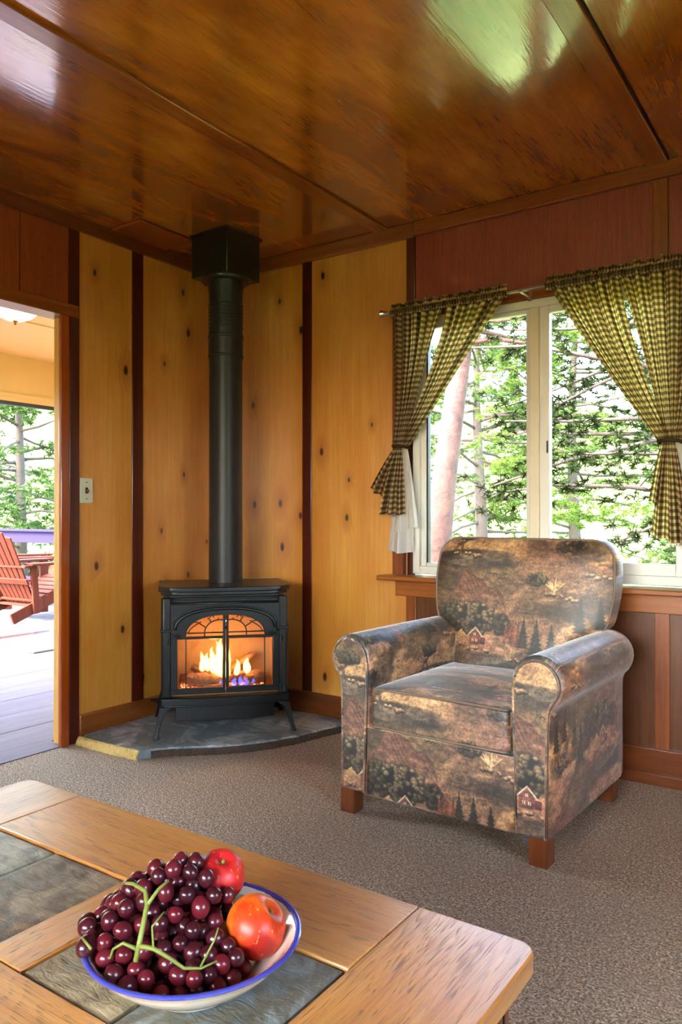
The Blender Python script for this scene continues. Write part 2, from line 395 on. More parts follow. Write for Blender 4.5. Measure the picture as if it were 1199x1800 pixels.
# wooden casing of the window
struct(BM().box(1.122, 1.181, -.014, 0, .757, 1.99).done('trim_5', M_trimz, bevel=.003))
struct(BM().box(1.181, 1.190, -.01, .10, .757, 1.96).box(1.19, 1.227, .02, .10, .757, 1.96).done('trim_6', M_strip))
struct(BM().box(1.182, 2.56, -.012, 0.0, 1.955, 2.012).done('trim_7', M_trimx, bevel=.003))
struct(BM().box(2.446, 2.56, -.014, 0, .757, 1.955).done('trim_8', M_trimz, bevel=.003))
sill = struct(BM().box(1.085, 2.66, -.10, .06, .736, .758).done('trim_9', M_trimx, bevel=.005))
struct(BM().box(1.141, 2.60, -.02, 0, .66, .735).done('trim_10', M_trimx, bevel=.003))
# unseen windows added behind the camera for general fill light : plain timber frames with panes
def fill_window(n, axis, a0, a1, z0, z1, at, parts):
    e = struct(empty('window_%d' % n)); 
    def bx(b, p0, p1, q0, q1, t0, t1):
        return b.box(p0, p1, at + t0, at + t1, q0, q1) if axis == 'x' else b.box(at + t0, at + t1, p0, p1, q0, q1)
    b = BM(); bx(b, a0, a1, z0, z0+.05, -.04, .04); bx(b, a0, a1, z1-.05, z1, -.04, .04)
    for k in range(parts + 1):
        c = a0 + (a1 - a0) * k / parts; bx(b, c - .03, c + .03, z0 + .05, z1 - .05, -.04, .04)
    b.done('window_frame', M_white, e)
    for k in range(parts):
        c0 = a0 + (a1 - a0) * k / parts + .03; c1 = a0 + (a1 - a0) * (k + 1) / parts - .03
        bx(BM(), c0, c1, z0 + .05, z1 - .05, -.002, .002).done('window_pane', M_glass, e)
fill_window(2, 'x', 1.4, 4.2, 1.0, 2.1, RY - .06, 3)
fill_window(3, 'y', -3.6, -2.1, .9, 2.1, RX + .06, 2)

# ------------------------------------------------------------------ sun room beyond the door
SX = -2.95
fl = struct(BM().box(SX - .1, -.12, -3.2, 1.7, -.12, -.022).done('floor_sunroom', M_sunfloor))
k = 0; x = -.125
while x > SX - .05:
    BM().box(max(x - .286, SX - .1), x, -3.2, 1.7, -.022, 0 if k % 2 else -.0006).done('plank', M_sunfloor, fl, bevel=.0015)
    x -= .290; k += 1
struct(BM().box(SX - .12, -.12, -3.2, 1.7, 2.385, 2.45).box(-1.9, -1.84, -3.2, 1.7, 2.375, 2.385).done('ceiling_sunroom', M_wallpaint))
struct(BM().box(SX - .12, SX, -3.2, 1.7, 1.995, 2.385).box(SX - .12, SX, 1.5, 1.7, 0, 1.995).box(SX - .12, SX, -3.2, -2.6, 0, 1.995)
       .box(SX, SX + .012, -3.2, 1.7, 2.03, 2.06).done('wall_sunroom_far', M_wallpaint))
struct(BM().box(SX - .12, -.12, 1.7, 1.8, 0, 2.45).done('wall_sunroom_end', M_wallpaint))
struct(BM().box(SX - .12, -.12, -3.3, -3.2, 0, 2.45).done('wall_sunroom_near', M_wallpaint))
d2 = struct(empty('door_2'))
BM().box(SX - .06, SX - .01, -2.6, 1.5, 1.965, 1.995).done('door_track', M_gasket, d2)
BM().box(SX - .10, SX + .02, -2.6, 1.5, -.02, .012).done('threshold', M_chrome, d2)
mt = BM().box(-2.60, -2.16, .28, 1.4, .001, .014).done('door_mat', M_rubber, bevel=.004)
tag(mt, 'grey brown door mat lying on the plank floor before the deck door', 'mat')

# ceiling lamp of the sun room
def emis(name, c, s):
    t = NT(name); e = t.n('ShaderNodeEmission'); e.inputs[0].default_value = srgb(c); e.inputs[1].default_value = s; return t.end(e)
M_lampglass = emis('lit_opal_glass', (255, 246, 226), 3.2)
M_brass = plain('aged_brass', (150, 110, 60), .35, .8)
lamp = tag(empty('ceiling_lamp', (-1.335, -.40, 2.385)), 'lit white glass dome ceiling lamp with small finial seen through the doorway', 'lamp')
BM().lathe([(0, -.155), (.05, -.150), (.10, -.128), (.14, -.09), (.158, -.05), (.16, -.035), (.15, -.03), (0, -.03)], seg=40).done('lamp_shade', M_lampglass, lamp, smooth=True)
BM().lathe([(0, 0), (.10, 0), (.105, -.028), (0, -.03)], seg=32).done('lamp_base', M_brass, lamp, smooth='auto')
BM().lathe([(0, -.182), (.008, -.178), (.006, -.168), (.016, -.160), (.018, -.153), (0, -.15)], seg=16).done('finial', M_brass, lamp, smooth=True)
for a in (20, 140, 260):
    c, s_ = math.cos(R(a)), math.sin(R(a))
    BM().tube([(c*.10, s_*.10, -.02), (c*.165, s_*.165, -.03), (c*.168, s_*.168, -.05)], .005, 6).done('clip', M_brass, lamp)

# ------------------------------------------------------------------ deck
dk = struct(BM().box(-9.0, SX - .1, -3.5, 3.1, -.3, -.055).done('floor_deck', M_deck))
y = -3.4; k = 0
while y < 3.05:
    BM().box(-8.9, SX - .12, y, y + .138, -.055, -.03).done('plank', M_deck, dk, bevel=.003); y += .146; k += 1
rail = tag(empty('deck_railing', (-6, 3.02, 0)), 'dark violet stained railing along the far edge of the deck', 'railing')
def relbox(o, x0, x1, y0, y1, z0, z1):
    p = o.location; return BM().box(x0 - p.x, x1 - p.x, y0 - p.y, y1 - p.y, z0 - p.z, z1 - p.z)
relbox(rail, -8.9, -3.2, 2.96, 3.10, .81, .84).done('top_rail', M_rail, rail, bevel=.004)
relbox(rail, -8.9, -3.2, 3.00, 3.04, .66, .81).done('upper_rail', M_rail, rail, bevel=.004)
relbox(rail, -8.9, -3.2, 3.00, 3.04, .09, .20).done('bottom_rail', M_rail, rail, bevel=.004)
for xx in (-8.8, -7.4, -4.6, -3.4):
    relbox(rail, xx, xx + .09, 2.99, 3.08, -.03, .81).done('post', M_rail, rail, bevel=.004)

# ------------------------------------------------------------------ adirondack chairs
def board(bm, p0, p1, w_, th, up=(0, 0, 1), taper=1.0):
    """flat board from p0 to p1: width along `up x dir`... w_ across, th thick along normal"""
    p0, p1 = Vector(p0), Vector(p1); d = (p1 - p0).normalized(); n = Vector(up); n = (n - d * n.dot(d)).normalized(); s_ = d.cross(n)
    vs_ = []
    for p, k in ((p0, 1.0), (p1, taper)):
        for a, b in ((-1, -1), (1, -1), (1, 1), (-1, 1)):
            vs_.append(bm.b.verts.new(p + s_ * a * w_ * .5 * k + n * b * th * .5))
    for q in ((0,1,2,3), (7,6,5,4), (0,4,5,1), (1,5,6,2), (2,6,7,3), (3,7,4,0)): bm.b.faces.new([vs_[i] for i in q])
    return bm
def adirondack(loc, rz, label, mat):
    """faces local +X; back leans to -X"""
    e = tag(empty('adirondack_chair', loc, rz), label, 'chair')
    for s_ in (-1, 1):
        y_ = s_ * .27
        board(BM(), (-.42, y_, .045), (.42, y_, .36), .028, .11, (-.35, 0, 1)).done('side_rail', mat, e, bevel=.003)
        board(BM(), (.36, y_ * 1.12, 0), (.36, y_ * 1.12, .56), .10, .028, (0, 1, 0)).done('front_leg', mat, e, bevel=.003)
        board(BM(), (-.16, y_ * 1.10, .08), (-.20, y_ * 1.10, .56), .07, .028, (0, 1, 0)).done('rear_leg', mat, e, bevel=.003)
        board(BM(), (-.28, s_ * .33, .575), (.46, s_ * .33, .575), .13, .026, (0, 0, 1)).done('armrest', mat, e, bevel=.006)
    for k in range(7):
        a = k / 6; board(BM(), (-.15 + .50 * a, -.28, .165 + .19 * a + .045), (-.15 + .50 * a, .28, .165 + .19 * a + .045), .066, .02, (-.35, 0, 1)).done('seat_slat', mat, e, bevel=.003)
    for k in range(7):
        u = (k - 3) / 3
        top = .98 - .11 * u * u
        board(BM(), (-.13, u * .20, .17), (-.13 - .40 * top, u * .29, .17 + .78 * top), .062, .018, (1, 0, .5), 1.25).done('back_slat', mat, e, bevel=.004)
    board(BM(), (-.265, -.30, .40), (-.265, .30, .40), .06, .022, (1, 0, .5)).done('back_brace', mat, e, bevel=.003)
    board(BM(), (-.30, -.36, .555), (-.30, .36, .555), .08, .024, (0, 0, 1)).done('arm_support', mat, e, bevel=.003)
    board(BM(), (-.16, -.28, .155), (-.16, .28, .155), .10, .022, (0, 0, 1)).done('back_support', mat, e, bevel=.003)
    return e
adirondack((-4.19, 1.61, -.03), R(92), 'reddish cedar slatted deck chair seen from behind through the doorway', M_cedar)
adirondack((-5.2, 2.30, -.03), R(250), 'second slatted chair farther along the deck, mostly hidden by the door jamb', M_cedar)

# ------------------------------------------------------------------ light switch
M_plate = plain('ivory_plate', (206, 214, 190), .35)
sw = tag(empty('light_switch', (0.0, -.892, 1.152)), 'pale ivory toggle switch plate on the pine wall by the door', 'switch')
BM().box(.0, .007, -.036, .036, -.058, .058).done('plate', M_plate, sw, bevel=.003)
BM().box(.007, .009, -.007, .007, -.014, .014).done('slot', M_black, sw)
BM().box(.007, .020, -.004, .004, -.010, .006).done('toggle', plain('brown_toggle', (110, 60, 40), .4), sw, bevel=.001)
for dz in (-.038, .038): BM().lathe([(0, .0015), (.003, .001), (.003, 0)], seg=10).done('screw', M_chrome, sw).matrix_local = Matrix.Translation((.007, 0, dz)) @ Matrix.Rotation(R(90), 4, 'Y')
# ------------------------------------------------------------------ hearth slab
def stone_mat(name, stops, scale=6, rough=.55, bumps=.5, coat=0):
    t = NT(name); co = t.coord()
    a = t.noise(co, scale, 7, .65, 1.2); b = t.noise(co, scale * 9, 5, .7); c_ = t.noise(t.map(co, (1, 2.4, 1)), scale * 2.2, 4, .6, 2)
    c = t.ramp(a, [(.25 + .5 * k / (len(stops) - 1), srgb(s)) for k, s in enumerate(stops)])
    c = t.mix(t.math('MULTIPLY', t.ramp(c_, [(.45, 0), (.6, 1)]), .5), c, srgb(stops[len(stops)//2]))
    h = t.math('ADD', t.math('MULTIPLY', a, 1.2), t.math('MULTIPLY', b, .45))
    return t.end(t.bsdf(c, rough, 0, t.bump(h, bumps, .012), .5, coat, .25))
M_slate = stone_mat('hearth_slate', [(82, 86, 76), (134, 138, 124), (104, 116, 120), (184, 190, 184), (122, 116, 88)], 4, .42, .6)
M_sand = stone_mat('broken_yellow_edge', [(150, 110, 50), (214, 174, 92), (232, 200, 120), (176, 128, 54)], 22, .8, 1.0)
M_rock = stone_mat('broken_dark_edge', [(40, 34, 28), (96, 72, 44), (58, 52, 48), (120, 100, 76)], 26, .7, 1.0)
rng = np.random.default_rng(4); random.seed(4)
out = [(.022, -.028), (.022, -.50), (.024, -.925), (.052, -.962), (.25, -.952), (.43, -.945), (.462, -.875), (.50, -.83), (.56, -.775), (.66, -.69), (.73, -.60), (.79, -.50), (.84, -.38), (.87, -.24), (.905, -.10), (.915, -.028), (.5, -.028)]
def resample(P, step):
    o = []
    for i in range(len(P)):
        a, b = Vector(P[i]), Vector(P[(i+1) % len(P)]); n = max(1, int((b - a).length / step))
        for k in range(n): o.append(a.lerp(b, k / n))
    return o
P = resample([(a, b, 0) for a, b in out], .012)
ctr = Vector((.36, -.38, 0)); bm = BM(); rings = []
def edgej(p, k):
    free = (p.x + abs(p.y)) > .9 and p.y < -.035 and p.x > .03
    return (random.uniform(-.006, .006) + .004 * math.sin(p.x * 60 + p.y * 45)) if free else 0
lev = [(0.0, 1.0, .002), (0.0, 1.004, .012), (0.0, .998, .026), (0.0, .985, .037), (0, .9, .040), (0, .6, .041), (0, .3, .041)]
for q, (_, s_, z) in enumerate(lev):
    ring = []
    for p in P:
        d = p - ctr; j = edgej(p, q) if q < 4 else 0
        v = ctr + d * s_ + d.normalized() * j
        v.x = max(v.x, .022); v.y = min(v.y, -.036)
        zz = z + (.0015 * math.sin(v.x * 31) * math.cos(v.y * 27) if q > 3 else (random.uniform(-.002, .002) if 0 < q else 0))
        ring.append(bm.b.verts.new((v.x, v.y, zz)))
    rings.append(ring)
n = len(P)
for a, b in zip(rings[:-1], rings[1:]):
    for k in range(n): bm.b.faces.new((a[k], a[(k+1) % n], b[(k+1) % n], b[k]))
bm.b.faces.new(rings[-1]); bm.b.faces.new(rings[0][::-1])
hs = tag(empty('hearth_slab', (0, 0, 0)), 'irregular grey slate hearth slab with rough edges under the stove', 'hearth')
bm.done('slab', M_slate, hs, smooth='auto')
def rough_strip(path, z0, z1, th, mat, name, amp):
    b = BM(); pts = [Vector((x, y, 0)) for x, y in path]; L = []
    for i in range(len(pts) - 1):
        m = max(1, int((pts[i+1] - pts[i]).length / .008))
        L += [pts[i].lerp(pts[i+1], k / m) for k in range(m)]
    L.append(pts[-1]); rr = []
    for i, p in enumerate(L):
        t_ = (L[min(i+1, len(L)-1)] - L[max(0, i-1)]).normalized(); nrm = Vector((t_.y, -t_.x, 0))
        row = []
        for k, (o_, z) in enumerate(((0, z0), (th * .8, z0), (th, z0 + (z1 - z0) * .35), (th * .75, z0 + (z1 - z0) * .7), (th * .25, z1), (-.004, z1))):
            j = random.uniform(-amp, amp) if 0 < k < 5 else 0
            row.append(b.b.verts.new(p + nrm * (o_ + j) + Vector((0, 0, z + (random.uniform(-amp, amp) * .5 if 1 < k < 5 else 0)))))
        rr.append(row)
    for a, c in zip(rr[:-1], rr[1:]):
        for k in range(5): b.b.faces.new((a[k], c[k], c[k+1], a[k+1]))
    b.b.faces.new(rr[0]); b.b.faces.new(rr[-1][::-1])
    return b.done(name, mat, hs, smooth='auto', angle=60)
tag(rough_strip([(.040, -.955), (.15, -.958), (.25, -.956), (.35, -.951), (.428, -.945)], .001, .040, .016, M_sand, 'broken_edge', .0035), 'pale yellow broken stone edge')
tag(rough_strip([(.452, -.90), (.50, -.835), (.56, -.782), (.66, -.697), (.73, -.607), (.79, -.507), (.84, -.385), (.87, -.245), (.908, -.10)], .001, .030, .010, M_rock, 'broken_edge', .004), 'dark brown broken stone edge')

# ------------------------------------------------------------------ wood stove
SZ = .041
stv = tag(empty('stove', (.4085, -.4126, SZ), R(47.2)), 'dark iron stove with arched glass doors and a lit log fire', 'stove')
def iron():
    t = NT('blue_black_cast_iron'); co = t.coord(); a = t.noise(co, 180, 3); m = t.noise(co, 6, 3)
    c = t.mix(m, srgb((12, 16, 18)), srgb((22, 29, 31)))
    return t.end(t.bsdf(c, .38, .35, t.bump(a, .12, .001), .5, .25, .25))
M_iron = iron()
def bowed(b, hw, yb, yf, bow, z0, z1, ch=.0, n=12):
    pts = [(hw, yb), (-hw, yb)]
    if ch: pts += [(-hw, yf + ch), (-hw + ch, yf)]
    else: pts += [(-hw, yf)]
    x0 = -hw + ch
    for k in range(1, n): 
        x = x0 + (2 * (hw - ch)) * k / n; pts.append((x, yf - bow * (1 - (x / (hw - ch)) ** 2)))
    if ch: pts += [(hw - ch, yf), (hw, yf + ch)]
    else: pts += [(hw, yf)]
    return b.prism(pts, z0, z1)
b = BM(); bowed(b, .300, .19, -.225, .012, .650, .672, .05); bowed(b, .290, .18, -.214, .012, .634, .652, .05)
b.done('top_plate', M_iron, stv, bevel=.004, seg=3)
bowed(BM(), .278, .17, -.185, .004, .621, .634, .03).done('top_moulding', M_iron, stv, bevel=.003)
BM().box(-.262, -.245, -.17, .17, .174, .621).done('side_panel', M_iron, stv, bevel=.003)
BM().box(.245, .262, -.17, .17, .174, .621).done('side_panel', M_iron, stv, bevel=.003)
BM().box(-.262, .262, .15, .17, .15, .621).done('back_panel', M_iron, stv)
for s_ in (-1, 1):
    BM().prism([(s_*.246, -.17), (s_*.285, -.165), (s_*.288, -.195), (s_*.278, -.208), (s_*.246, -.205)], .176, .622).done('corner_post', M_iron, stv, bevel=.003)
    BM().box(min(s_*.240, s_*.292), max(s_*.240, s_*.292), -.216, -.165, .470, .482).done('post_band', M_iron, stv, bevel=.003)
BM().box(-.245, .245, -.13, -.12, .57, .621).done('grille_back', M_black, stv)
for k in range(2): BM().box(-.24, .24, -.19 + .02 * k, -.183 + .02 * k, .604, .609).done('grille_bar', M_iron, stv)
# arched hood
def arc_pts(hw, z0, h, n=28, e=2.3):
    o = []
    for k in range(n + 1):
        a = PI * k / n; c, s_ = math.cos(a), math.sin(a)
        o.append((math.copysign(abs(c) ** (2 / e), c) * hw, z0 + abs(s_) ** (2 / e) * h))
    return o
b = BM(); A = arc_pts(.224, .478, .092)
F0 = [b.b.verts.new((x, -.214, z)) for x, z in A]; T0 = [b.b.verts.new((max(-.246, min(.246, x * 1.12)), -.214, .600)) for x, z in A]
T0[0].co.x = .246; T0[-1].co.x = -.246
F1 = [b.b.verts.new((x, -.186, z)) for x, z in A]; T1 = [b.b.verts.new((v.co.x, -.186, .600)) for v in T0]
for k in range(len(A) - 1):
    b.b.faces.new((F0[k], F0[k+1], T0[k+1], T0[k])); b.b.faces.new((F1[k], T1[k], T1[k+1], F1[k+1]))
    b.b.faces.new((F0[k], F1[k], F1[k+1], F0[k+1])); b.b.faces.new((T0[k], T0[k+1], T1[k+1], T1[k]))
sL0, sR0 = b.b.verts.new((-.246, -.214, .478)), b.b.verts.new((.246, -.214, .478))
sL1, sR1 = b.b.verts.new((-.246, -.186, .478)), b.b.verts.new((.246, -.186, .478))
b.b.faces.new((F0[0], T0[0], sR0)); b.b.faces.new((F0[-1], sL0, T0[-1])); b.b.faces.new((F0[0], sR0, sR1, F1[0])); b.b.faces.new((F0[-1], F1[-1], sL1, sL0))
b.b.faces.new((sR0, T0[0], T1[0], sR1)); b.b.faces.new((sL0, sL1, T1[-1], T0[-1]))
b.done('arched_hood', M_iron, stv, smooth='auto')
b = BM(); b.tube([(x * 1.01, -.216, z + .003) for x, z in A], .007, 8); b.tube([(x * 1.05 if abs(x) < .21 else math.copysign(.232, x), -.214, z + .016) for x, z in A], .004, 6)
b.tube([(-.244, -.213, .597), (.244, -.213, .597)], .005, 6)
b.done('hood_moulding', M_iron, stv, smooth=True)
# doors
for s_, nm in ((-1, 'left'), (1, 'right')):
    d = BM()
    def bx(x0, x1, z0, z1, y0=-.207, y1=-.190): d.box(min(s_*x0, s_*x1), max(s_*x0, s_*x1), y0, y1, z0, z1)
    bx(.001, .246, .186, .212); bx(.001, .013, .212, .548); bx(.217, .246, .212, .442); bx(.013, .217, .436, .446)
    bx(.196, .246, .440, .462); bx(.176, .181, .212, .436)
    Ai = arc_pts(.178, .446, .096); Ao = arc_pts(.236, .440, .142)
    h = [k for k in range(len(Ai)) if (Ai[k][0] * s_) > -1e-6]
    rows = []
    for k in h:
        rows.append([d.b.verts.new((x, y, z)) for (x, z), y in ((Ai[k], -.207), (Ao[k], -.207), (Ao[k], -.190), (Ai[k], -.190))])
    for a, c in zip(rows[:-1], rows[1:]):
        for q in range(4): d.b.faces.new((a[q], a[(q+1) % 4], c[(q+1) % 4], c[q]))
    dd = d.done('door', M_iron, stv, bevel=.002)
    t_ = BM(); y = -.200; rr = .0032
    t_.tube([(s_*.013, y, .462), (s_*.178, y, .462)], rr, 6)
    t_.tube([(s_*.095, y, .44), (s_*.095, y, .462)], rr, 6)
    c0 = (.025, .462)
    t_.tube([(s_*(c0[0] + .070 * math.cos(a)), y, c0[1] + .058 * math.sin(a)) for a in np.linspace(0, PI*.56, 12)], rr, 6)
    for a0, r1, bend in ((.42, .150, .01), (.95, .098, .006), (1.45, .078, 0)):
        p0 = Vector((c0[0] + .070 * math.cos(a0), 0, c0[1] + .058 * math.sin(a0))); p1 = Vector((c0[0] + r1 * math.cos(a0), 0, min(c0[1] + r1 * .85 * math.sin(a0), .54)))
        m_ = (p0 + p1) / 2 + Vector((0, 0, bend))
        t_.tube([(s_ * p.x, y, p.z) for p in (p0, m_, p1)], rr * .9, 6)
    t_.tube([(s_*(.170 - .012*k), y, .462 + .050 * (k/5) ** .6) for k in range(6)], rr * .9, 6)
    t_.tube([(s_*(.052 + .02 * k / 4), y, .53 + .01 * math.sin(k / 4 * PI)) for k in range(5)], rr * .8, 6)
    t_.done('tracery', M_iron, dd, smooth=True)
    for z in (.205, .425):
        h_ = BM().tube([(s_*.252, -.214, z - .012), (s_*.252, -.214, z + .012)], .006, 8); h_.tube([(s_*.252, -.214, z + .012), (s_*.252, -.214, z + .018)], .004, 8)
        h_.box(min(s_*.244, s_*.256), max(s_*.244, s_*.256), -.212, -.200, z - .006, z + .006).done('hinge', M_iron, dd, smooth='auto')
BM().box(-.215, .215, -.192, -.189, .212, .545).done('glass_pane', M_glass, stv)
M_copper = plain('warm_brass_edge', (190, 120, 70), .35, .9)
for s_ in (-1, 1):
    b = BM()
    for (x0, z0, x1, z1) in ((.015, .214, .215, .214), (.015, .434, .215, .434), (.015, .214, .015, .434), (.215, .214, .215, .434)):
        b.tube([(s_*x0, -.197, z0), (s_*x1, -.197, z1)], .0016, 5)
    b.done('pane_edging', M_copper, stv)
b = BM().tube([(0, -.209, .48), (0, -.224, .50), (0, -.224, .54)], [.004, .005, .003], 8)
b.done('door_handle', M_chrome, stv, smooth=True)
b = BM(); bowed(b, .288, -.12, -.222, .026, .142, .174); bowed(b, .276, -.12, -.214, .024, .134, .143)
b.done('front_ledge', M_iron, stv, bevel=.004, seg=3)
b = BM(); bowed(b, .226, .14, -.19, .022, .066, .136); b.done('ash_skirt', M_black, stv, bevel=.003)
BM().box(-.25, .25, -.14, .16, .134, .176).done('base_plate', M_iron, stv, bevel=.003)
for sx in (-1, 1):
    for sy, yy in ((-1, -.195), (1, .14)):
        b = BM(); prof = [(.135, .236, .292, .050), (.118, .262, .296, .044), (.09, .276, .302, .036), (.06, .287, .308, .030), (.025, .297, .316, .025), (.008, .298, .320, .026), (0, .295, .323, .030)]
        rr = []
        for z, xa, xb_, dp in prof:
            yo = yy + sy * (.14 - z) * .22
            rr.append([b.b.verts.new((sx * x, yo + q * dp / 2, z)) for x, q in ((xa, -1), (xb_, -1), (xb_, 1), (xa, 1))])
        for a, c in zip(rr[:-1], rr[1:]):
            for k in range(4): b.b.faces.new((a[k], a[(k+1) % 4], c[(k+1) % 4], c[k]))
        b.b.faces.new(rr[0]); b.b.faces.new(rr[-1][::-1])
        b.done('leg', M_iron, stv, bevel=.003)
# firebox lining, logs, flames
M_lining = stone_mat('firebox_lining', [(120, 84, 50), (160, 116, 70), (140, 98, 58)], 8, .85, .3)
M_log = stone_mat('charred_log', [(30, 18, 12), (104, 60, 34), (150, 96, 58), (50, 28, 18)], 24, .85, 1.0)
b = BM().box(-.235, .235, .06, .07, .176, .56).box(-.244, -.235, -.18, .07, .176, .56).box(.235, .244, -.18, .07, .176, .56).box(-.24, .24, -.18, .07, .556, .565).box(-.24, .24, -.18, .07, .176, .19)
b.done('firebox', M_lining, stv)
def log(p0, p1, r, seed):
    rg = random.Random(seed); b = BM(); p0, p1 = Vector(p0), Vector(p1); n = 10
    pts = [p0.lerp(p1, k / n) + Vector((rg.uniform(-1, 1), rg.uniform(-1, 1), rg.uniform(-1, 1))) * r * .12 for k in range(n + 1)]
    b.tube(pts, [r * (.82 + rg.uniform(0, .3)) * (.75 if k in (0, n) else 1) for k in range(n + 1)], 12)
    for v in b.b.verts: v.co += Vector((rg.uniform(-1, 1), rg.uniform(-1, 1), rg.uniform(-1, 1))) * r * .14
    return b.done('log', M_log, stv, smooth='auto', angle=50)
log((-.165, -.10, .235), (-.02, -.13, .222), .033, 1); log((-.15, -.05, .285), (-.05, -.06, .225), .020, 2)
log((.02, -.06, .250), (.145, -.02, .325), .016, 3); log((.10, -.12, .226), (.19, -.08, .232), .030, 4)
log((.02, -.09, .222), (.10, -.10, .255), .018, 5); log((-.10, -.16, .202), (.0, -.165, .208), .012, 6); log((-.20, -.02, .22), (.2, -.02, .22), .03, 7)
t = NT('glowing_embers'); co = t.coord(); a = t.noise(co, 60, 4, .7)
M_ember = t.end(t.bsdf(t.ramp(a, [(.4, srgb((60, 30, 20))), (.6, srgb((160, 90, 70)))]), .8, Emission_Color=t.ramp(a, [(.4, (.6, .03, .0, 1)), (.65, (1, .3, .08, 1))]), Emission_Strength=t.math('MULTIPLY', t.ramp(a, [(.45, 0), (.62, 1)]), 3.0)))
b = BM(); rg = random.Random(9)
for k in range(60):
    x, y = rg.uniform(-.19, .19), rg.uniform(-.17, -.04); s_ = rg.uniform(.006, .013)
    b.box(-s_, s_, -s_*.8, s_*.8, -s_*.6, s_*.6, Matrix.Translation((x, y, .194)) @ Matrix.Rotation(rg.uniform(0, 3), 4, 'Z') @ Matrix.Rotation(rg.uniform(-.6, .6), 4, 'X'))
tag(b.done('ember_bed', M_ember, stv), kind='stuff')
def flame_mat(name, c_in, c_out, s, dens=.8):
    t = NT(name); lw = t.n('ShaderNodeLayerWeight'); lw.inputs[0].default_value = .45
    g = t.n('ShaderNodeSeparateXYZ'); t.l(t.coord('Generated'), g.inputs[0])
    f = t.math('SUBTRACT', 1.0, lw.outputs['Facing'])
    em = t.n('ShaderNodeEmission'); t.l(t.mix(t.ramp(f, [(.2, 0), (.8, 1)]), srgb(c_out), srgb(c_in)), em.inputs[0]); em.inputs[1].default_value = s
    tr = t.n('ShaderNodeBsdfTransparent'); mx = t.n('ShaderNodeMixShader')
    top = t.ramp(g.outputs[2], [(0, .25), (.15, 1), (.7, .9), (1, .15)])
    t.l(t.math('MULTIPLY', t.math('MULTIPLY', t.ramp(f, [(.1, 0), (.75, 1)]), top), dens), mx.inputs[0]); t.l(tr.outputs[0], mx.inputs[1]); t.l(em.outputs[0], mx.inputs[2])
    return t.end(mx)
M_flame = flame_mat('yellow_flame', (255, 220, 120), (255, 120, 20), 2.4, .75)
M_flameb = flame_mat('blue_flame', (120, 130, 255), (70, 60, 220), .9, .4)
def flame(x, y, z, h, r, seed, mat=None):
    rg = random.Random(seed); b = BM(); n = 14; pts = []; rad = []
    ph = rg.uniform(0, 6)
    for k in range(n + 1):
        u = k / n; pts.append((x + math.sin(u * 5 + ph) * r * .5 * u + r * .6 * u * rg.uniform(-.3, .3), y + math.cos(u * 4 + ph) * r * .3 * u, z + h * u))
        rad.append(max(.0006, r * (math.sin(PI * min(1, u ** .6 * .98 + .02)) ** .8)))
    b.tube(pts, rad, 10).done('flame', mat or M_flame, stv, smooth=True)
for q, a in enumerate([(-.030, -.10, .24, .17, .024), (-.050, -.09, .25, .13, .02), (-.100, -.08, .26, .10, .018), (-.015, -.11, .23, .20, .020), (-.075, -.075, .26, .09, .016),
                       (.018, -.09, .22, .15, .016), (.060, -.10, .23, .09, .016), (.105, -.10, .24, .085, .015), (.115, -.09, .25, .07, .012)]): flame(*a, seed=q)
for q, a in enumerate([(.045, -.14, .20, .04, .014), (.075, -.145, .20, .05, .015), (.10, -.14, .20, .04, .013), (-.02, -.145, .20, .035, .012), (.13, -.13, .205, .035, .012)]): flame(*a, seed=50 + q, mat=M_flameb)
def fire_light(x, y, z, e, r=.03):
    l_ = bpy.data.lights.new('fire_glow', 'POINT'); l_.energy = e; l_.color = (1, .52, .16); l_.shadow_soft_size = r
    o = bpy.data.objects.new('fire_glow', l_); COL.objects.link(o); o.location = (x, y, z); o.parent = stv
fire_light(-.04, -.12, .36, 1.9); fire_light(.08, -.12, .33, 1.0)

# stove pipe and its ceiling box
def pipe_mat():
    t = NT('matt_black_pipe'); co = t.coord(); a = t.noise(co, 90, 3); m = t.noise(t.map(co, (1, 1, .4)), 5, 3)
    return t.end(t.bsdf(t.mix(m, srgb((26, 26, 28)), srgb((42, 41, 42))), .42, .3, t.bump(a, .06, .001), .5))
M_pipe = pipe_mat()
PX, PY = .378, -.359; r = .082
pp = tag(empty('stove_pipe', (PX, PY, .712)), 'tall matt black stove pipe rising from the stove to the ceiling box', 'pipe')
def sec(z0, z1, rr, name, extra=()):
    pr = [(rr, z0), (rr, z1)] if not extra else [(rr, z0)] + list(extra) + [(rr, z1)]
    return BM().lathe([(q, z - .712) for q, z in pr], seg=48).done(name, M_pipe, pp, smooth='auto', angle=30)
sec(.712, 1.03, r, 'pipe_section'); sec(1.025, 1.83, r - .0008, 'pipe_section')
sec(1.80, 1.93, r + .0025, 'slip_collar', [(r + .0025, 1.808), (r + .0055, 1.812), (r + .0055, 1.818), (r + .0025, 1.822), (r + .0025, 1.900), (r + .006, 1.905), (r + .006, 1.913), (r + .0025, 1.918)])
rib = []
for k in range(7): z = 1.95 + k * .018; rib += [(r, z), (r + .0035, z + .004), (r + .0035, z + .007), (r, z + .011)]
sec(1.925, 2.20, r, 'pipe_section', rib)
sec(2.14, 2.16, r + .004, 'band')
for a in (-20, 10): BM().lathe([(0, .004), (.004, .003), (.004, 0)], seg=8).done('screw', M_black, pp).matrix_local = Matrix.Translation((math.cos(R(a)) * (r + .003), math.sin(R(a)) * (r + .003), 1.865 - .712)) @ Matrix.Rotation(R(90), 4, 'Y') @ Matrix.Rotation(0, 4, 'Z')
M_boxm = plain('dark_olive_metal', (34, 36, 26), .35, .4, coat=.3)
cb_ = tag(empty('ceiling_support_box', (PX, PY, 2.19), 0), 'dark olive square metal box where the stove pipe meets the ceiling', 'flue box')
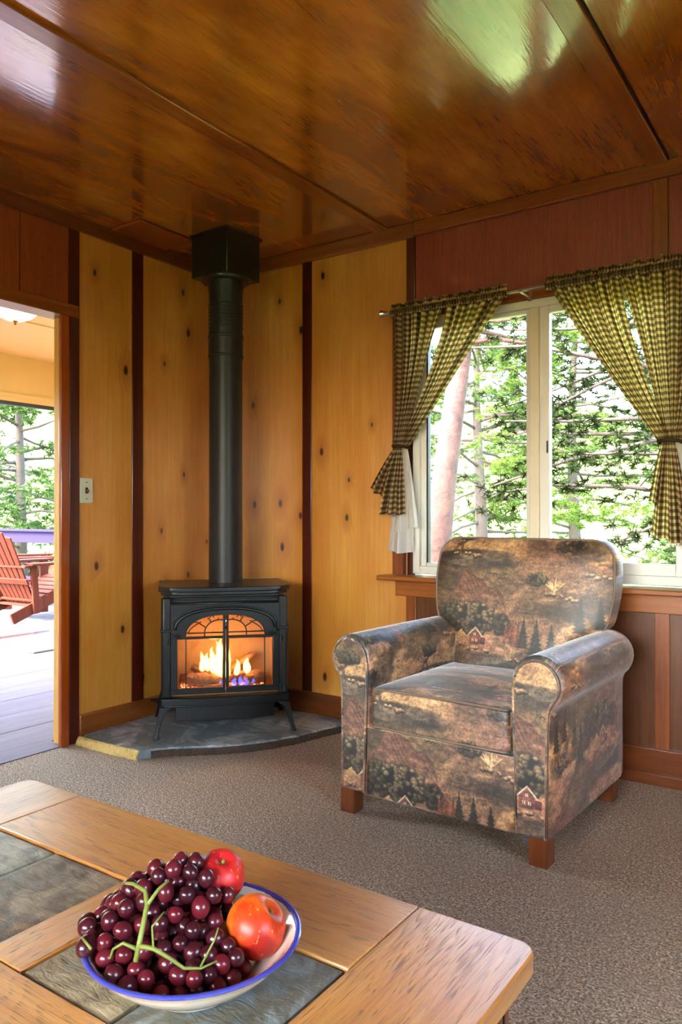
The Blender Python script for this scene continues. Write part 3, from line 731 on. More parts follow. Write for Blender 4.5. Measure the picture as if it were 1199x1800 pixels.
b = BM().box(-.118, .118, -.118, .118, .0, .209); b.done('housing', M_boxm, cb_, bevel=.004)
BM().lathe([(.083, -.012), (.118, -.010), (.122, -.001), (.122, 0)], seg=40).done('trim_ring', M_boxm, cb_, smooth='auto')
BM().box(-.128, .128, -.128, .128, .203, .209).done('flange', M_boxm, cb_, bevel=.002)
gp = BM().tube([(.028, -.52, .115), (.08, -.52, .115), (.12, -.50, .10), (.15, -.47, .085), (.155, -.44, .08)], .009, 8).done('gas_line', M_black, None, smooth=True)
tag(gp, 'short black gas line running from the left wall under the stove', 'pipe')

# ------------------------------------------------------------------ printed scenery fabric (drawn here, pixel by pixel)
def scenery(N=1024):
    rg = np.random.default_rng(11)
    def vn(f, seed, fx=None):
        q = np.random.default_rng(seed); fx = fx or f; g = q.random((f, fx)); g = np.vstack([g, g[:1]]); g = np.hstack([g, g[:, :1]])
        yy = np.linspace(0, f, N, endpoint=False); xx = np.linspace(0, fx, N, endpoint=False)
        yi = yy.astype(int); xi = xx.astype(int); fy = yy - yi; fx_ = xx - xi; fy = fy*fy*(3-2*fy); fx_ = fx_*fx_*(3-2*fx_)
        a = g[yi][:, xi]; b_ = g[yi][:, xi+1]; c = g[yi+1][:, xi]; d = g[yi+1][:, xi+1]
        return (a*(1-fx_) + b_*fx_)*(1-fy)[:, None] + (c*(1-fx_) + d*fx_)*fy[:, None]
    def fbm(f, s_, fx=None, o=4):
        return sum(vn(f*2**k, s_+k, (fx or f)*2**k) * .5**k for k in range(o)) / sum(.5**k for k in range(o))
    A = np.array; base = np.zeros((N, N, 3)); n1 = fbm(4, 1); n2 = fbm(24, 2, 5); n3 = fbm(40, 3, 40, 2); n4 = fbm(3, 9)
    tan, rose, olive, dark, gold = A([188, 140, 98.]), A([168, 110, 84.]), A([92, 84, 52.]), A([44, 38, 32.]), A([196, 152, 86.])
    base[:] = tan; 
    def blend(c, m): base[:] = base * (1 - m[..., None]) + c * m[..., None]
    ss = lambda a, b_, x: np.clip((x - a) / (b_ - a), 0, 1)
    blend(rose, ss(.45, .6, n1) * .7); blend(gold, ss(.5, .62, n4) * .5)
    Y, X_ = np.mgrid[0:N, 0:N].astype(float) / N
    # water bands with long horizontal streaks
    def wrapd(a, c): d = np.abs(a - c); return np.minimum(d, 1 - d)
    for cy, cx, hy, hx in ((.02, .25, .055, .30), (.30, .70, .045, .24), (.52, .18, .05, .26), (.78, .72, .05, .28), (.16, .9, .035, .2)):
        m = np.clip(1.2 - (wrapd(Y, cy) / hy) ** 2 - (wrapd(X_, cx) / hx) ** 2, 0, 1) * ss(.3, .5, n2 + .15)
        blend(A([84, 72, 58.]), np.clip(m * 1.4, 0, .92)); blend(A([46, 44, 44.]), np.clip(m, 0, 1) * ss(.5, .6, n2)); blend(A([170, 146, 116.]), np.clip(m, 0, 1) * ss(.60, .70, n2) * .0 + np.clip(m,0,1) * ss(.42, .36, n2) * .5)
    def win(cx, cy, rx, ry):
        """index window with wrap; returns ix, iy, local coords in [-1,1] (y up)"""
        w_, h_ = int(rx * N) + 1, int(ry * N) + 1; x0, y0 = int(cx * N), int(cy * N)
        ix = (np.arange(x0 - w_, x0 + w_ + 1)) % N; iy = (np.arange(y0 - h_, y0 + h_ + 1)) % N
        lx = np.arange(-w_, w_ + 1) / w_; ly = np.arange(-h_, h_ + 1) / h_
        return np.ix_(iy, ix), *np.meshgrid(lx, ly)
    def put(ii, c, m): base[ii] = base[ii] * (1 - m[..., None]) + np.asarray(c) * m[..., None]
    def ell(cx, cy, rx, ry, c, soft=.25, a=1.0, lit=0):
        ii, lx, ly = win(cx, cy, rx, ry); d = np.sqrt(lx**2 + ly**2); m = np.clip((1 - d) / soft, 0, 1) * a
        c = np.asarray(c, float)
        if lit:
            sh = np.clip(.5 + .5 * (-lx * .5 + ly * .8), 0, 1)[..., None]; c = c * (1 - lit + 1.5 * lit * sh)
        put(ii, c, m)
    def mountain(cx, cy, rx, ry, c):
        ii, lx, ly = win(cx, cy, rx, ry); q = np.random.default_rng(int(cx * 999))
        xs = np.linspace(-1, 1, 14); pk = 1 - np.abs(xs) * 1.25 + q.uniform(-.22, .18, 14); r_ = np.interp(lx, xs, pk) * 1.6 - .7
        m = np.clip((r_ - ly) * 14, 0, 1) * np.clip((ly + 1.0) * 1.2, 0, 1) * np.clip((1 - np.abs(lx)) * 5, 0, 1)
        st = .5 + .5 * np.sin(lx * 40 + ly * 22 + 4 * np.sin(lx * 9)); put(ii, np.asarray(c)[None, None] * (.85 + .2 * st[..., None]), m * .85)
        put(ii, [100, 54, 44], np.clip(1 - np.abs(r_ - ly) * 16, 0, 1) * np.clip((1 - np.abs(lx)) * 5, 0, 1) * .8)
    def conifer(cx, cy, rx, ry, c, hi):
        ii, lx, ly = win(cx, cy, rx, ry); u = (ly + 1) / 2
        tier = (u * 9) % 1; wd = (1 - u) * (.60 + .45 * (1 - tier)) + .03
        jag = .18 * np.sin(lx * 50 + u * 80); m = np.clip((wd - np.abs(lx) + jag * wd) * 9, 0, 1) * (u > .03)
        put(ii, c, m); fr = np.clip(np.sin((np.abs(lx) * 1.2 + u * 1.0) * 52) * 1.6 - .3, 0, 1) * m * np.clip(.9 - np.abs(lx + .1) * .6, 0, 1)
        put(ii, hi, fr * .75)
    def bush(cx, cy, rx, ry, c, hi, n, sz):
        q = np.random.default_rng(int(cx * 7777 + cy * 100))
        ell(cx, cy, rx, ry, dark, .3)
        P_ = sorted([(q.uniform(-1, 1), q.uniform(-1, 1)) for _ in range(n)], key=lambda p: -p[1])
        P_ = [p for p in P_ if p[0]**2 + p[1]**2 < 1]
        for x, y in P_:
            s_ = sz * q.uniform(.7, 1.2); k = .35 + .65 * (y + 1) / 2
            ell(cx + x * rx, cy + y * ry, s_ * 1.1, s_, dark, .5); ell(cx + x * rx, cy + y * ry + s_ * .2, s_ * .9, s_ * .75, np.asarray(c) * (1 - k) + np.asarray(hi) * k, .6, 1, .55)
    def rocks(cx, cy, n, dx=.022):
        q = np.random.default_rng(int(cx * 555 + cy * 77))
        for k in range(n):
            x, y = cx + k * dx * q.uniform(.8, 1.2), cy + q.uniform(-.006, .006) - .002 * k; s_ = q.uniform(.006, .012)
            ell(x, y - .004, s_ * 1.3, s_, dark, .4); ell(x, y, s_ * 1.2, s_ * .8, (206, 158, 110), .35, 1, .5)
    def deer(cx, cy, s_, f=1, c=(190, 122, 72)):
        ell(cx, cy, .020 * s_, .010 * s_, c, .25, 1, .4); ell(cx + f * .02 * s_, cy + .010 * s_, .006 * s_, .012 * s_, c, .3, 1, .4); ell(cx + f * .026 * s_, cy + .020 * s_, .009 * s_, .005 * s_, c, .3)
        for k in (-.015, -.009, .010, .016): ell(cx + k * s_, cy - .016 * s_, .0022 * s_, .013 * s_, np.asarray(c) * .75, .4)
        for k in (0, 1): ell(cx + f * (.020 + .006 * k) * s_, cy + .030 * s_, .0016 * s_, .008 * s_, (110, 70, 44), .5)
    def cabin(cx, cy, s_):
        ii, lx, ly = win(cx, cy, .045 * s_, .04 * s_)
        body = ((np.abs(lx + .15) < .62) & (ly > -.9) & (ly < .05)) | ((ly >= .05) & (np.abs(lx + .15) < .7 * (1 - (ly - .05) / .85)))
        put(ii, [128, 62, 46], body * 1.0); put(ii, [176, 104, 80], (body & (np.sin(ly * 44) > .4)) * .8)
        roof = (np.abs(np.abs(lx + .15) - .78 * (1 - (ly - .0) / .9)) < .09) & (ly > -.05); put(ii, [214, 176, 140], roof * 1.0)
        w2 = (lx > .45) & (lx < .95) & (ly < -.1) & (ly > -.85); put(ii, [112, 52, 40], w2 * 1.0)
        for wx, wy in ((-.4, -.45), (.05, -.45), (-.17, .2)): put(ii, [222, 190, 150], ((np.abs(lx - wx) < .11) & (np.abs(ly - wy) < .14)) * 1.0); put(ii, [70, 34, 26], ((np.abs(lx - wx) < .02) & (np.abs(ly - wy) < .14)) * 1.0)
    def grass(cx, cy, s_):
        q = np.random.default_rng(int(cx * 333))
        for k in range(16):
            a = q.uniform(-.9, .9); L = s_ * q.uniform(.5, 1)
            for u in np.linspace(0, 1, 14): ell(cx + math.sin(a) * L * u, cy + math.cos(a) * L * u, .0022, .003, (214, 178, 120), .6)
    def birds(cx, cy):
        for dx, dy in ((0, 0), (.05, -.02)):
            for u in np.linspace(-1, 1, 26): ell(cx + dx + u * .02, cy + dy + .008 * abs(math.sin(u * 3)) , .0025, .002, (50, 34, 28), .6)
    def reeds(cx, cy, w_, h_, c):
        q = np.random.default_rng(int(cx * 111))
        for k in range(20): ell(cx + q.uniform(-w_, w_), cy + q.uniform(-.3, .1) * h_, .006, h_ * q.uniform(.5, 1), np.asarray(c) * q.uniform(.7, 1.15), .5, .9)
    for s0, c0, a0 in ((31, (96, 80, 52), .6), (57, (60, 50, 38), .45), (77, (128, 90, 66), .5)):
        q_ = fbm(7, s0, 4); blend(A(c0) * 1.0, ss(.52, .60, q_) * a0)
    # composition (y up)
    mountain(.20, .38, .22, .12, (138, 88, 68)); mountain(.80, .93, .20, .09, (140, 90, 70)); birds(.30, .45); birds(.86, 1.02)
    bush(.10, .235, .085, .07, (70, 66, 38), (132, 120, 76), 70, .017); bush(.22, .24, .10, .085, (96, 84, 48), (178, 148, 100), 90, .018); bush(.36, .215, .05, .055, (70, 64, 36), (140, 112, 72), 34, .015)
    cabin(.24, .150, 1.1); rocks(.15, .100, 8); conifer(.47, .19, .035, .08, (46, 44, 32), (130, 112, 76)); conifer(.53, .165, .045, .095, (38, 40, 34), (150, 130, 96)); conifer(.60, .17, .032, .07, (52, 50, 34), (140, 116, 80))
    reeds(.415, .18, .035, .07, (170, 92, 56)); deer(.10, .075, 1.0); rocks(.42, .06, 7); grass(.60, .385, .06); rocks(.57, .375, 5, .018); rocks(.66, .36, 4, .016)
    bush(.52, .435, .05, .03, (80, 74, 42), (150, 128, 80), 34, .012)
    for cx, cy in ((.74, .22), (.82, .24), (.90, .20), (.70, .19), (.86, .17)): ell(cx, cy, .034, .06, (196, 134, 66), .5, 1, .5)
    conifer(.72, .285, .036, .085, (48, 44, 30), (96, 82, 52)); conifer(.80, .30, .030, .08, (46, 42, 28), (100, 84, 54)); conifer(.90, .27, .036, .09, (60, 60, 40), (146, 128, 84)); conifer(.97, .19, .040, .09, (36, 38, 32), (130, 116, 84))
    bush(.78, .145, .07, .025, (120, 92, 50), (196, 144, 84), 36, .014)
    deer(.80, .50, 1.15, -1, (206, 134, 72)); deer(.68, .545, 1.1, -1, (150, 100, 66)); rocks(.74, .465, 8); bush(.66, .60, .07, .035, (70, 56, 36), (170, 130, 84), 40, .013); deer(.10, .60, 1.2, 1, (130, 104, 76)); rocks(.04, .56, 10); bush(.14, .645, .06, .035, (70, 66, 40), (140, 120, 78), 36, .014)
    bush(.70, .82, .09, .07, (80, 74, 42), (164, 136, 88), 70, .017); cabin(.60, .735, 1.2); conifer(.50, .80, .04, .09, (40, 40, 32), (140, 120, 86)); conifer(.86, .79, .036, .08, (48, 46, 34), (140, 118, 80)); reeds(.92, .77, .03, .06, (168, 90, 58))
    conifer(.20, .83, .05, .11, (40, 42, 34), (146, 130, 96)); conifer(.30, .80, .038, .085, (60, 50, 34), (150, 116, 74)); bush(.06, .80, .06, .05, (100, 84, 46), (186, 142, 86), 44, .015); rocks(.30, .71, 7); ell(.40, .88, .05, .04, (196, 140, 84), .6, .7); deer(.36, .70, 1.0, 1)
    n5 = fbm(90, 41, 30, 2); n6 = fbm(160, 43, 160, 1); base *= (.50 + .34 * n3 + .46 * n5 + .40 * n6)[..., None]; base = 255 * np.clip(base / 255, 0, 1) ** 1.3 * 1.22; g_ = base.mean(axis=2, keepdims=True); base = base * .66 + g_ * np.array([1.04, 1.0, .92]) * .34
    return np.clip(base / 255, 0, 1)
px = scenery(); N = px.shape[0]
img = bpy.data.images.new('scenery_print', N, N); buf = np.ones((N, N, 4), 'f4'); buf[..., :3] = px; img.pixels.foreach_set(buf.ravel()); img.update(); img.pack()
t = NT('scenery_upholstery'); uvn = t.n('ShaderNodeUVMap'); im = t.n('ShaderNodeTexImage', image=img, extension='REPEAT'); t.l(uvn.outputs[0], im.inputs[0])
co = t.coord(); wv = t.noise(co, 900, 2); wr2 = t.noise(co, 9, 3)
nb = t.bump(wr2, .25, .02); nb = t.bump(wv, .25, .001, nb)
M_fab = t.end(t.bsdf(t.mix(1.0, im.outputs[0], (.64, .64, .66, 1), 'MULTIPLY'), .52, 0, nb, .8, .30, .45, sheen=.45, Coat_IOR=1.6, Sheen_Roughness=.3))
M_pipc = plain('piping_cord', (120, 104, 88), .55)
TX, TZ = .84, .80
def box_uv(o, off=(0, 0)):
    me = o.data; uv = me.uv_layers.new(name='UVMap') if not me.uv_layers else me.uv_layers[0]
    for p in me.polygons:
        n_ = p.normal; k = max(range(3), key=lambda i: abs(n_[i]))
        for li in p.loop_indices:
            c = me.vertices[me.loops[li].vertex_index].co
            a, b_ = ((c.y, c.z) if k == 0 else (c.x, c.z) if k == 1 else (c.x, c.y))
            uv.data[li].uv = (a / TX + off[0], b_ / TZ + off[1])
    return o

# ------------------------------------------------------------------ armchair
ch = tag(empty('armchair', (1.842, -.558, 0), R(-2.2)), 'rolled-arm armchair in brown woodland scenery fabric before the window', 'armchair')
b = BM().box(-.272, .272, -.372, -.30, .078, .313); box_uv(b.done('front_apron', M_fab, ch, bevel=.006, seg=3), (.37, .054))
b = BM().box(-.285, .285, -.31, .36, .085, .30); box_uv(b.done('seat_deck', M_fab, ch))
# side / arm shells : profile swept front to back
def arm(s_):
    prof = [(.270, .085), (.262, .30), (.257, .44), (.257, .52)]
    for k in range(1, 19):
        a = PI - k * (PI + R(52)) / 18; prof.append((.341 + .084 * math.cos(a), .538 + .085 * math.sin(a)))
    prof += [(.385, .45), (.381, .40), (.380, .25), (.378, .085)]
    cum = [0]
    for a, c in zip(prof[:-1], prof[1:]): cum.append(cum[-1] + math.hypot(c[0] - a[0], c[1] - a[1]))
    ys = [-.366, -.355, -.2, 0, .15, .26, .325, .352]; sc = [.93, 1, 1, 1, 1, 1, .99, .88]
    b = BM(); b.uv = b.b.loops.layers.uv.new('UVMap'); rows = []
    for y, q in zip(ys, sc):
        rows.append([b.b.verts.new((s_ * (.32 + (x - .32) * q), y, (z if z < .4 else .40 + (z - .40) * (q if y > 0 or 1 else 1) - .012 * max(0, y)))) for x, z in prof])
    for i in range(len(ys) - 1):
        for k in range(len(prof) - 1):
            f_ = b.b.faces.new((rows[i][k], rows[i][k+1], rows[i+1][k+1], rows[i+1][k]))
            for l_, (ii, kk) in zip(f_.loops, ((i, k), (i, k+1), (i+1, k+1), (i+1, k))): l_[b.uv].uv = (ys[ii] / TX + .1, (cum[kk] if kk < 14 else 1.02 - cum[kk]) / TZ + .1)
    for r_ in (rows[0], rows[-1]): 
        f_ = b.b.faces.new(r_)
        for l_ in f_.loops: l_[b.uv].uv = (l_.vert.co.x / TX, l_.vert.co.z / TZ)
    o = b.done('arm', M_fab, ch, smooth='auto', angle=50)
    # front facing panel and its piping
    def inset(d):
        c = [(.274 + d*.6, .086), (.268 + d*.6, .30), (.263 + d*.6, .44), (.262 + d*.6, .52)]
        for k in range(1, 19):
            a = PI - k * (PI + R(48)) / 18; c.append((.341 + (.079 - d) * math.cos(a), .538 + (.080 - d) * math.sin(a)))
        return c + [(.381 - d*.5, .46), (.377 - d * .5, .40), (.376 - d * .5, .25), (.374 - d * .5, .086)]
    c = inset(.010); pts = [(s_ * x, z) for x, z in c]
    box_uv(BM().prism(pts, -.377, -.362, 'y').done('arm_front', M_fab, o, bevel=.003), (-.14 if s_ > 0 else .55, -.10 if s_ > 0 else -.03))
    c = inset(.010); p_ = BM().tube([(s_ * x, -.375, z) for x, z in c], .0042, 6); box_uv(p_.done('piping', M_fab, o, smooth=True))
    return o
arm(-1); arm(1)
# seat cushion
def cushion(hw, y0, y1, z0, z1, n=24):
    b = BM(); b.b.free(); b.b = bmesh.new(); cx, cy, cz = 0, (y0 + y1) / 2, (z0 + z1) / 2; hy, hz = (y1 - y0) / 2, (z1 - z0) / 2
    bmesh.ops.create_cube(b.b, size=2); bmesh.ops.subdivide_edges(b.b, edges=b.b.edges, cuts=n, use_grid_fill=True)
    for v in b.b.verts:
        x, y, z = v.co; e = 22
        m = (abs(x)**e + abs(y)**e + abs(z)**e) ** (-1/e) if max(abs(x), abs(y), abs(z)) > .9 else 1
        q = max(abs(x), abs(y), abs(z)); s_ = q * m if m != 1 else 1
        v.co = Vector((x, y, z)) * (s_ if s_ < 1.2 else 1)
        dome = (1 - x*x) * (1 - y*y)
        v.co = Vector((cx + v.co.x * hw, cy + v.co.y * hy - (.005 * (1 - x*x) if y < -.5 else 0), cz + v.co.z * hz + (.022 * dome if z > .5 else 0)))
    return b
b = cushion(.262, -.372, .24, .314, .448); box_uv(b.done('seat_cushion', M_fab, ch, smooth=True), (.37, .054))
pts = []
for k in range(41):
    x = -.25 + .5 * k / 40; q = x / .256; pts.append((x, -.371 - .005 * (1 - q * q) + (.012 if abs(q) > .93 else 0), .446 + .004 * (1 - q*q)))
BM().tube(pts, .0042, 6).done('cushion_piping', M_pipc, ch, smooth=True)
BM().tube([(x, y, .318) for x, y, z in pts], .004, 6).done('cushion_piping', M_pipc, ch, smooth=True)
# backrest
def backshape(u, v):
    """u across -1..1, v up 0..1 -> outline half width"""
    z = .36 + v * .585
    hw = .256 + (.345 - .256) * min(1, max(0, (z - .56) / .07)) ** .8 + .022 * math.sin(PI * min(1, max(0, (z - .62) / .33)))
    top = .945; rc = .07
    if z > top - rc: hw -= rc - math.sqrt(max(0, rc * rc - (z - top + rc) ** 2))
    return hw, z
def back():
    b = BM(); b.uv = b.b.loops.layers.uv.new('UVMap'); nu, nv = 28, 34; G = {}
    for side in (0, 1):
        for i in range(nu + 1):
            for j in range(nv + 1):
                u = -1 + 2 * i / nu; v = j / nv; v = 1 - (1 - v) ** 1.5 if v > .5 else v * (1 - .5 ** 1.5) / .5
                hw, z = backshape(u, v); lean = (z - .40) * .20
                ue = math.copysign(1 - (1 - abs(u)) ** 1.3, u)
                puff = (1 - abs(ue) ** 5) * (1 - max(0, (z - .80) / .145) ** 4 if z > .80 else 1)
                th = .055 + .045 * puff
                y = (.265 + lean) + (-th if side == 0 else th * .8)
                G[side, i, j] = b.b.verts.new((ue * hw, y, z))
    def q(*ks):
        f_ = b.b.faces.new([G[k] for k in ks])
        for l_ in f_.loops: l_[b.uv].uv = (l_.vert.co.x / TX + .41, l_.vert.co.z / TZ - .555 + (0 if ks[0][0] == 0 else .1))
    for side in (0, 1):
        for i in range(nu):
            for j in range(nv): q((side, i, j), (side, i+1, j), (side, i+1, j+1), (side, i, j+1))
    for j in range(nv):
        q((0, 0, j), (0, 0, j+1), (1, 0, j+1), (1, 0, j)); q((0, nu, j), (1, nu, j), (1, nu, j+1), (0, nu, j+1))
    for i in range(nu): q((0, i, nv), (0, i+1, nv), (1, i+1, nv), (1, i, nv)); q((0, i, 0), (1, i, 0), (1, i+1, 0), (0, i+1, 0))
    pts = []
    for j in range(nv + 1):
        v = j / nv; v = 1 - (1 - v) ** 1.5 if v > .5 else v * (1 - .5 ** 1.5) / .5; hw, z = backshape(-1, v)
        if z > .57: pts.append((-hw, .265 + (z - .4) * .2 - .055, z))
    L = pts + [(-x, y, z) for x, y, z in pts[::-1]]
    o = b.done('backrest', M_fab, ch, smooth='auto', angle=60)
    BM().tube(L, .0042, 6).done('back_piping', M_pipc, o, smooth=True)
back()
b = BM().box(-.374, .374, .30, .368, .085, .47); box_uv(b.done('back_panel', M_fab, ch, bevel=.01), (.3, .2))
M_legw = wood('chair_leg_wood', (140, 74, 32), (104, 50, 18), 'z', 1, .35, .3, .2)
for x, y in ((-.352, -.345), (.345, -.345), (-.345, .30), (.335, .30)):
    b = BM(); q = .029
    b.prism([(x - q, y - q), (x + q, y - q), (x + q, y + q), (x - q, y + q)], 0, .09).done('leg', M_legw, ch, bevel=.002)
# ------------------------------------------------------------------ curtains
def gingham(name, dark_, mid, light, pitch=.0105, transl=.45):
    t = NT(name); uv = t.n('ShaderNodeUVMap'); s = t.n('ShaderNodeSeparateXYZ'); t.l(uv.outputs[0], s.inputs[0])
    def st(c):
        f_ = t.math('FRACT', t.math('DIVIDE', c, pitch * 2)); return t.ramp(f_, [(.0, 0), (.46, 0), (.54, 1), (.96, 1), (1.0, 0)])
    a, b_ = st(s.outputs[0]), st(s.outputs[1]); k = t.math('MULTIPLY', t.math('ADD', a, b_), .5)
    c = t.ramp(k, [(0, srgb(dark_)), (.5, srgb(mid)), (1, srgb(light))])
    n = t.noise(t.coord(), 800, 2); nb = t.bump(n, .2, .001)
    d = t.n('ShaderNodeBsdfDiffuse'); t.l(c, d.inputs[0]); t.l(nb, d.inputs[2])
    tr = t.n('ShaderNodeBsdfTranslucent'); t.l(t.ramp(k, [(0, srgb((84, 70, 36))), (.5, srgb((150, 122, 58))), (1, srgb((252, 208, 120)))]), tr.inputs[0])
    mx = t.n('ShaderNodeMixShader'); mx.inputs[0].default_value = transl
    t.l(d.outputs[0], mx.inputs[1]); t.l(tr.outputs[0], mx.inputs[2]); return t.end(mx)
M_ging = gingham('olive_gingham', (92, 82, 62), (146, 130, 98), (222, 202, 160), .0125, .6)
t = NT('white_lining'); d = t.n('ShaderNodeBsdfDiffuse'); d.inputs[0].default_value = srgb((226, 224, 222)); tr = t.n('ShaderNodeBsdfTranslucent'); tr.inputs[0].default_value = srgb((226, 222, 212))
mx = t.n('ShaderNodeMixShader'); mx.inputs[0].default_value = .4; t.l(d.outputs[0], mx.inputs[1]); t.l(tr.outputs[0], mx.inputs[2]); M_lining2 = t.end(mx)
t = NT('brushed_rod'); M_rod = t.end(t.bsdf(srgb((190, 186, 178)), .25, 1.0))
YR = -.115
def fold(s, n, ph): 
    return math.sin(2*PI*n*s + ph) + .45 * math.sin(2*PI*n*2.3*s + ph*1.7)
def cpanel(xa, xb, ztop, tie, tw, pa, pb, n, ph, fab, name, mat, parent, nu=None, s0=0, tilt=0, zt=None):
    """gathered cloth between the rod (xa..xb) and the tie point; pa / pb shape the outer edges"""
    nu = nu or int(26 * n / 4) + 20; nv = 60; L = ztop - tie[1]
    def pos(s, v):
        e = pa + (pb - pa) * s; xt = tie[0] + (s - .5) * tw
        x0 = xa + (xb - xa) * s; g = v ** e
        x = x0 + (xt - x0) * g
        amp = (.021 * (1 - .35 * v)) * (1 - .15 * v)
        if v < .04: amp *= .6
        y = YR + amp * fold(s, n, ph) + .03 * math.sin(PI * v) * 0 + (tie[2] - YR) * v + tilt * (s - .5) * v
        x += .004 * fold(s, n, ph + 1.4) * (1 - v)
        return (x, y, ztop - L * v)
    b = BM(); b.grid(pos, nu, nv, lambda s, v: ((s + s0) * fab, (v) * L * 1.06)); return b.done(name, mat, parent, smooth=True, recalc=False)
def header(xa, xb, ztop, n, fab, parent, s0=0):
    nu = int(n * 12)
    def pos(s, v):
        a = 2 * PI * v; rr = .017 * (1 + .10 * math.sin(2*PI*n*s)); x = xa + (xb - xa) * s
        return (x + .002 * math.sin(2*PI*n*s*1.7), YR - math.cos(a) * rr * .9 + .003 * math.sin(2*PI*n*s), ztop - .032 + rr * math.sin(a))
    b = BM(); b.grid(pos, nu, 10, lambda s, v: ((s + s0) * fab, v * .11))
    def ruff(s, v):
        x = xa + (xb - xa) * s; return (x + .003 * math.sin(2*PI*n*s*1.3), YR + .011 * v * math.sin(2*PI*n*s) + (.004 if v else 0), ztop - .018 + (.026 + .004 * math.sin(2*PI*n*s*.37 + 2) + .003 * math.sin(40 * s)) * v)
    b.grid(ruff, nu, 4, lambda s, v: ((s + s0) * fab, .11 + v * .03))
    return b.done('header', M_ging, parent, smooth=True, recalc=False)
def tail(tx, tz, ty, bx0, bx1, bz0, bz1, n, ph, fab, mat, name, parent, w0=.03, yo=0, solid=0, amp_=.016):
    def pos(s, v):
        x = (tx + (s - .5) * w0) + ((bx0 + (bx1 - bx0) * s) - (tx + (s - .5) * w0)) * v ** .85
        z = tz + ((bz0 + (bz1 - bz0) * s) - tz) * v
        return (x, ty + (yo + amp_ * fold(s, n, ph)) * min(1, v * 1.6) + .004 * math.sin(30 * s), z + .004 * math.sin(2*PI*n*s + ph) * v)
    L = tz - (bz0 + bz1) / 2
    b = BM(); b.grid(pos, int(14 * n) + 10, 24, lambda s, v: (s * fab, v * L)); return b.done(name, mat, parent, smooth=True, recalc=False)
cl = tag(empty('curtain', (0, 0, 0)), 'left olive and cream gingham curtain tied back, white lining showing below the tie', 'curtain', 'gingham curtains on the window rod')
header(1.176, 1.735, 1.995, 34, 1.15, cl)
cpanel(1.176, 1.455, 1.975, (1.185, 1.356, -.06), .055, 2.2, .80, 6, .3, .46, 'outer_panel', M_ging, cl)
cpanel(1.448, 1.735, 1.975, (1.205, 1.356, -.045), .05, 1.35, .98, 5, 1.3, .46, 'inner_panel', M_ging, cl, s0=1.05)
BM().tube([(1.162, -.045, 1.352), (1.168, -.085, 1.358), (1.20, -.095, 1.358), (1.228, -.075, 1.352), (1.226, -.035, 1.346), (1.185, -.03, 1.348)], .007, 8).done('tieback', M_ging, cl, smooth=True)
tail(1.185, 1.352, -.07, 1.035, 1.10, 1.165, 1.125, 1.5, .2, .10, M_ging, 'tail', cl, .03, -.005)
tail(1.195, 1.352, -.075, 1.080, 1.225, 1.045, 1.040, 3, 1.2, .22, M_ging, 'tail', cl, .035, -.01)
lin = tail(1.215, 1.352, -.055, 1.15, 1.295, .955, .990, 1.5, 2.2, .16, M_lining2, 'lining', cl, .03, 0)
tail(1.20, 1.20, -.045, 1.105, 1.250, .868, .862, 1.2, .8, .14, M_lining2, 'lining', cl, .09, 0, 0, .02)
cr = tag(empty('curtain', (0, 0, 0)), 'right olive and cream gingham curtain tied back at the picture edge', 'curtain', 'gingham curtains on the window rod')
header(1.905, 2.60, 1.995, 42, 1.4, cr)
cpanel(1.905, 2.19, 1.975, (2.345, 1.318, -.05), .055, 1.05, 1.5, 5, .6, .46, 'inner_panel', M_ging, cr)
cpanel(2.175, 2.60, 1.975, (2.375, 1.318, -.06), .06, .75, 1.9, 7, 2.3, .68, 'outer_panel', M_ging, cr, s0=.9)
BM().tube([(2.33, -.03, 1.312), (2.328, -.085, 1.318), (2.36, -.098, 1.320), (2.40, -.08, 1.316), (2.405, -.035, 1.312)], .007, 8).done('tieback', M_ging, cr, smooth=True)
tail(2.35, 1.314, -.07, 2.288, 2.345, 1.09, 1.075, 1.3, .2, .10, M_ging, 'tail', cr, .03, -.005)
tail(2.365, 1.314, -.08, 2.298, 2.45, .965, .915, 3, 1.2, .24, M_ging, 'tail', cr, .04, -.01)
tail(2.385, 1.30, -.05, 2.36, 2.46, .93, .92, 1.5, 2.2, .14, M_lining2, 'lining', cr, .03, 0)
rod = tag(empty('curtain_rod', (0, 0, 0)), 'thin metal curtain rod with flared end finial and small brackets above the window', 'rod')
BM().tube([(1.165, YR, 1.968), (2.64, YR, 1.968)], .0075, 12).done('pole', M_rod, rod, smooth='auto')
pr = [(0, 0), (.016, 0), (.018, .004), (.015, .012), (.009, .03), (.0085, .045), (0, .045)]
o = BM().lathe(pr, seg=20).done('finial', M_chrome, rod, smooth='auto'); o.matrix_local = Matrix.Translation((1.122, YR, 1.968)) @ Matrix.Rotation(R(90), 4, 'Y')
for x in (1.172, 1.80, 2.62):
    BM().box(x - .007, x + .007, YR - .004, -.012, 1.957, 1.961).box(x - .007, x + .007, -.016, -.012, 1.945, 1.990).box(x - .006, x + .006, YR - .011, YR - .008, 1.957, 1.973).done('bracket', M_rod, rod, bevel=.001)

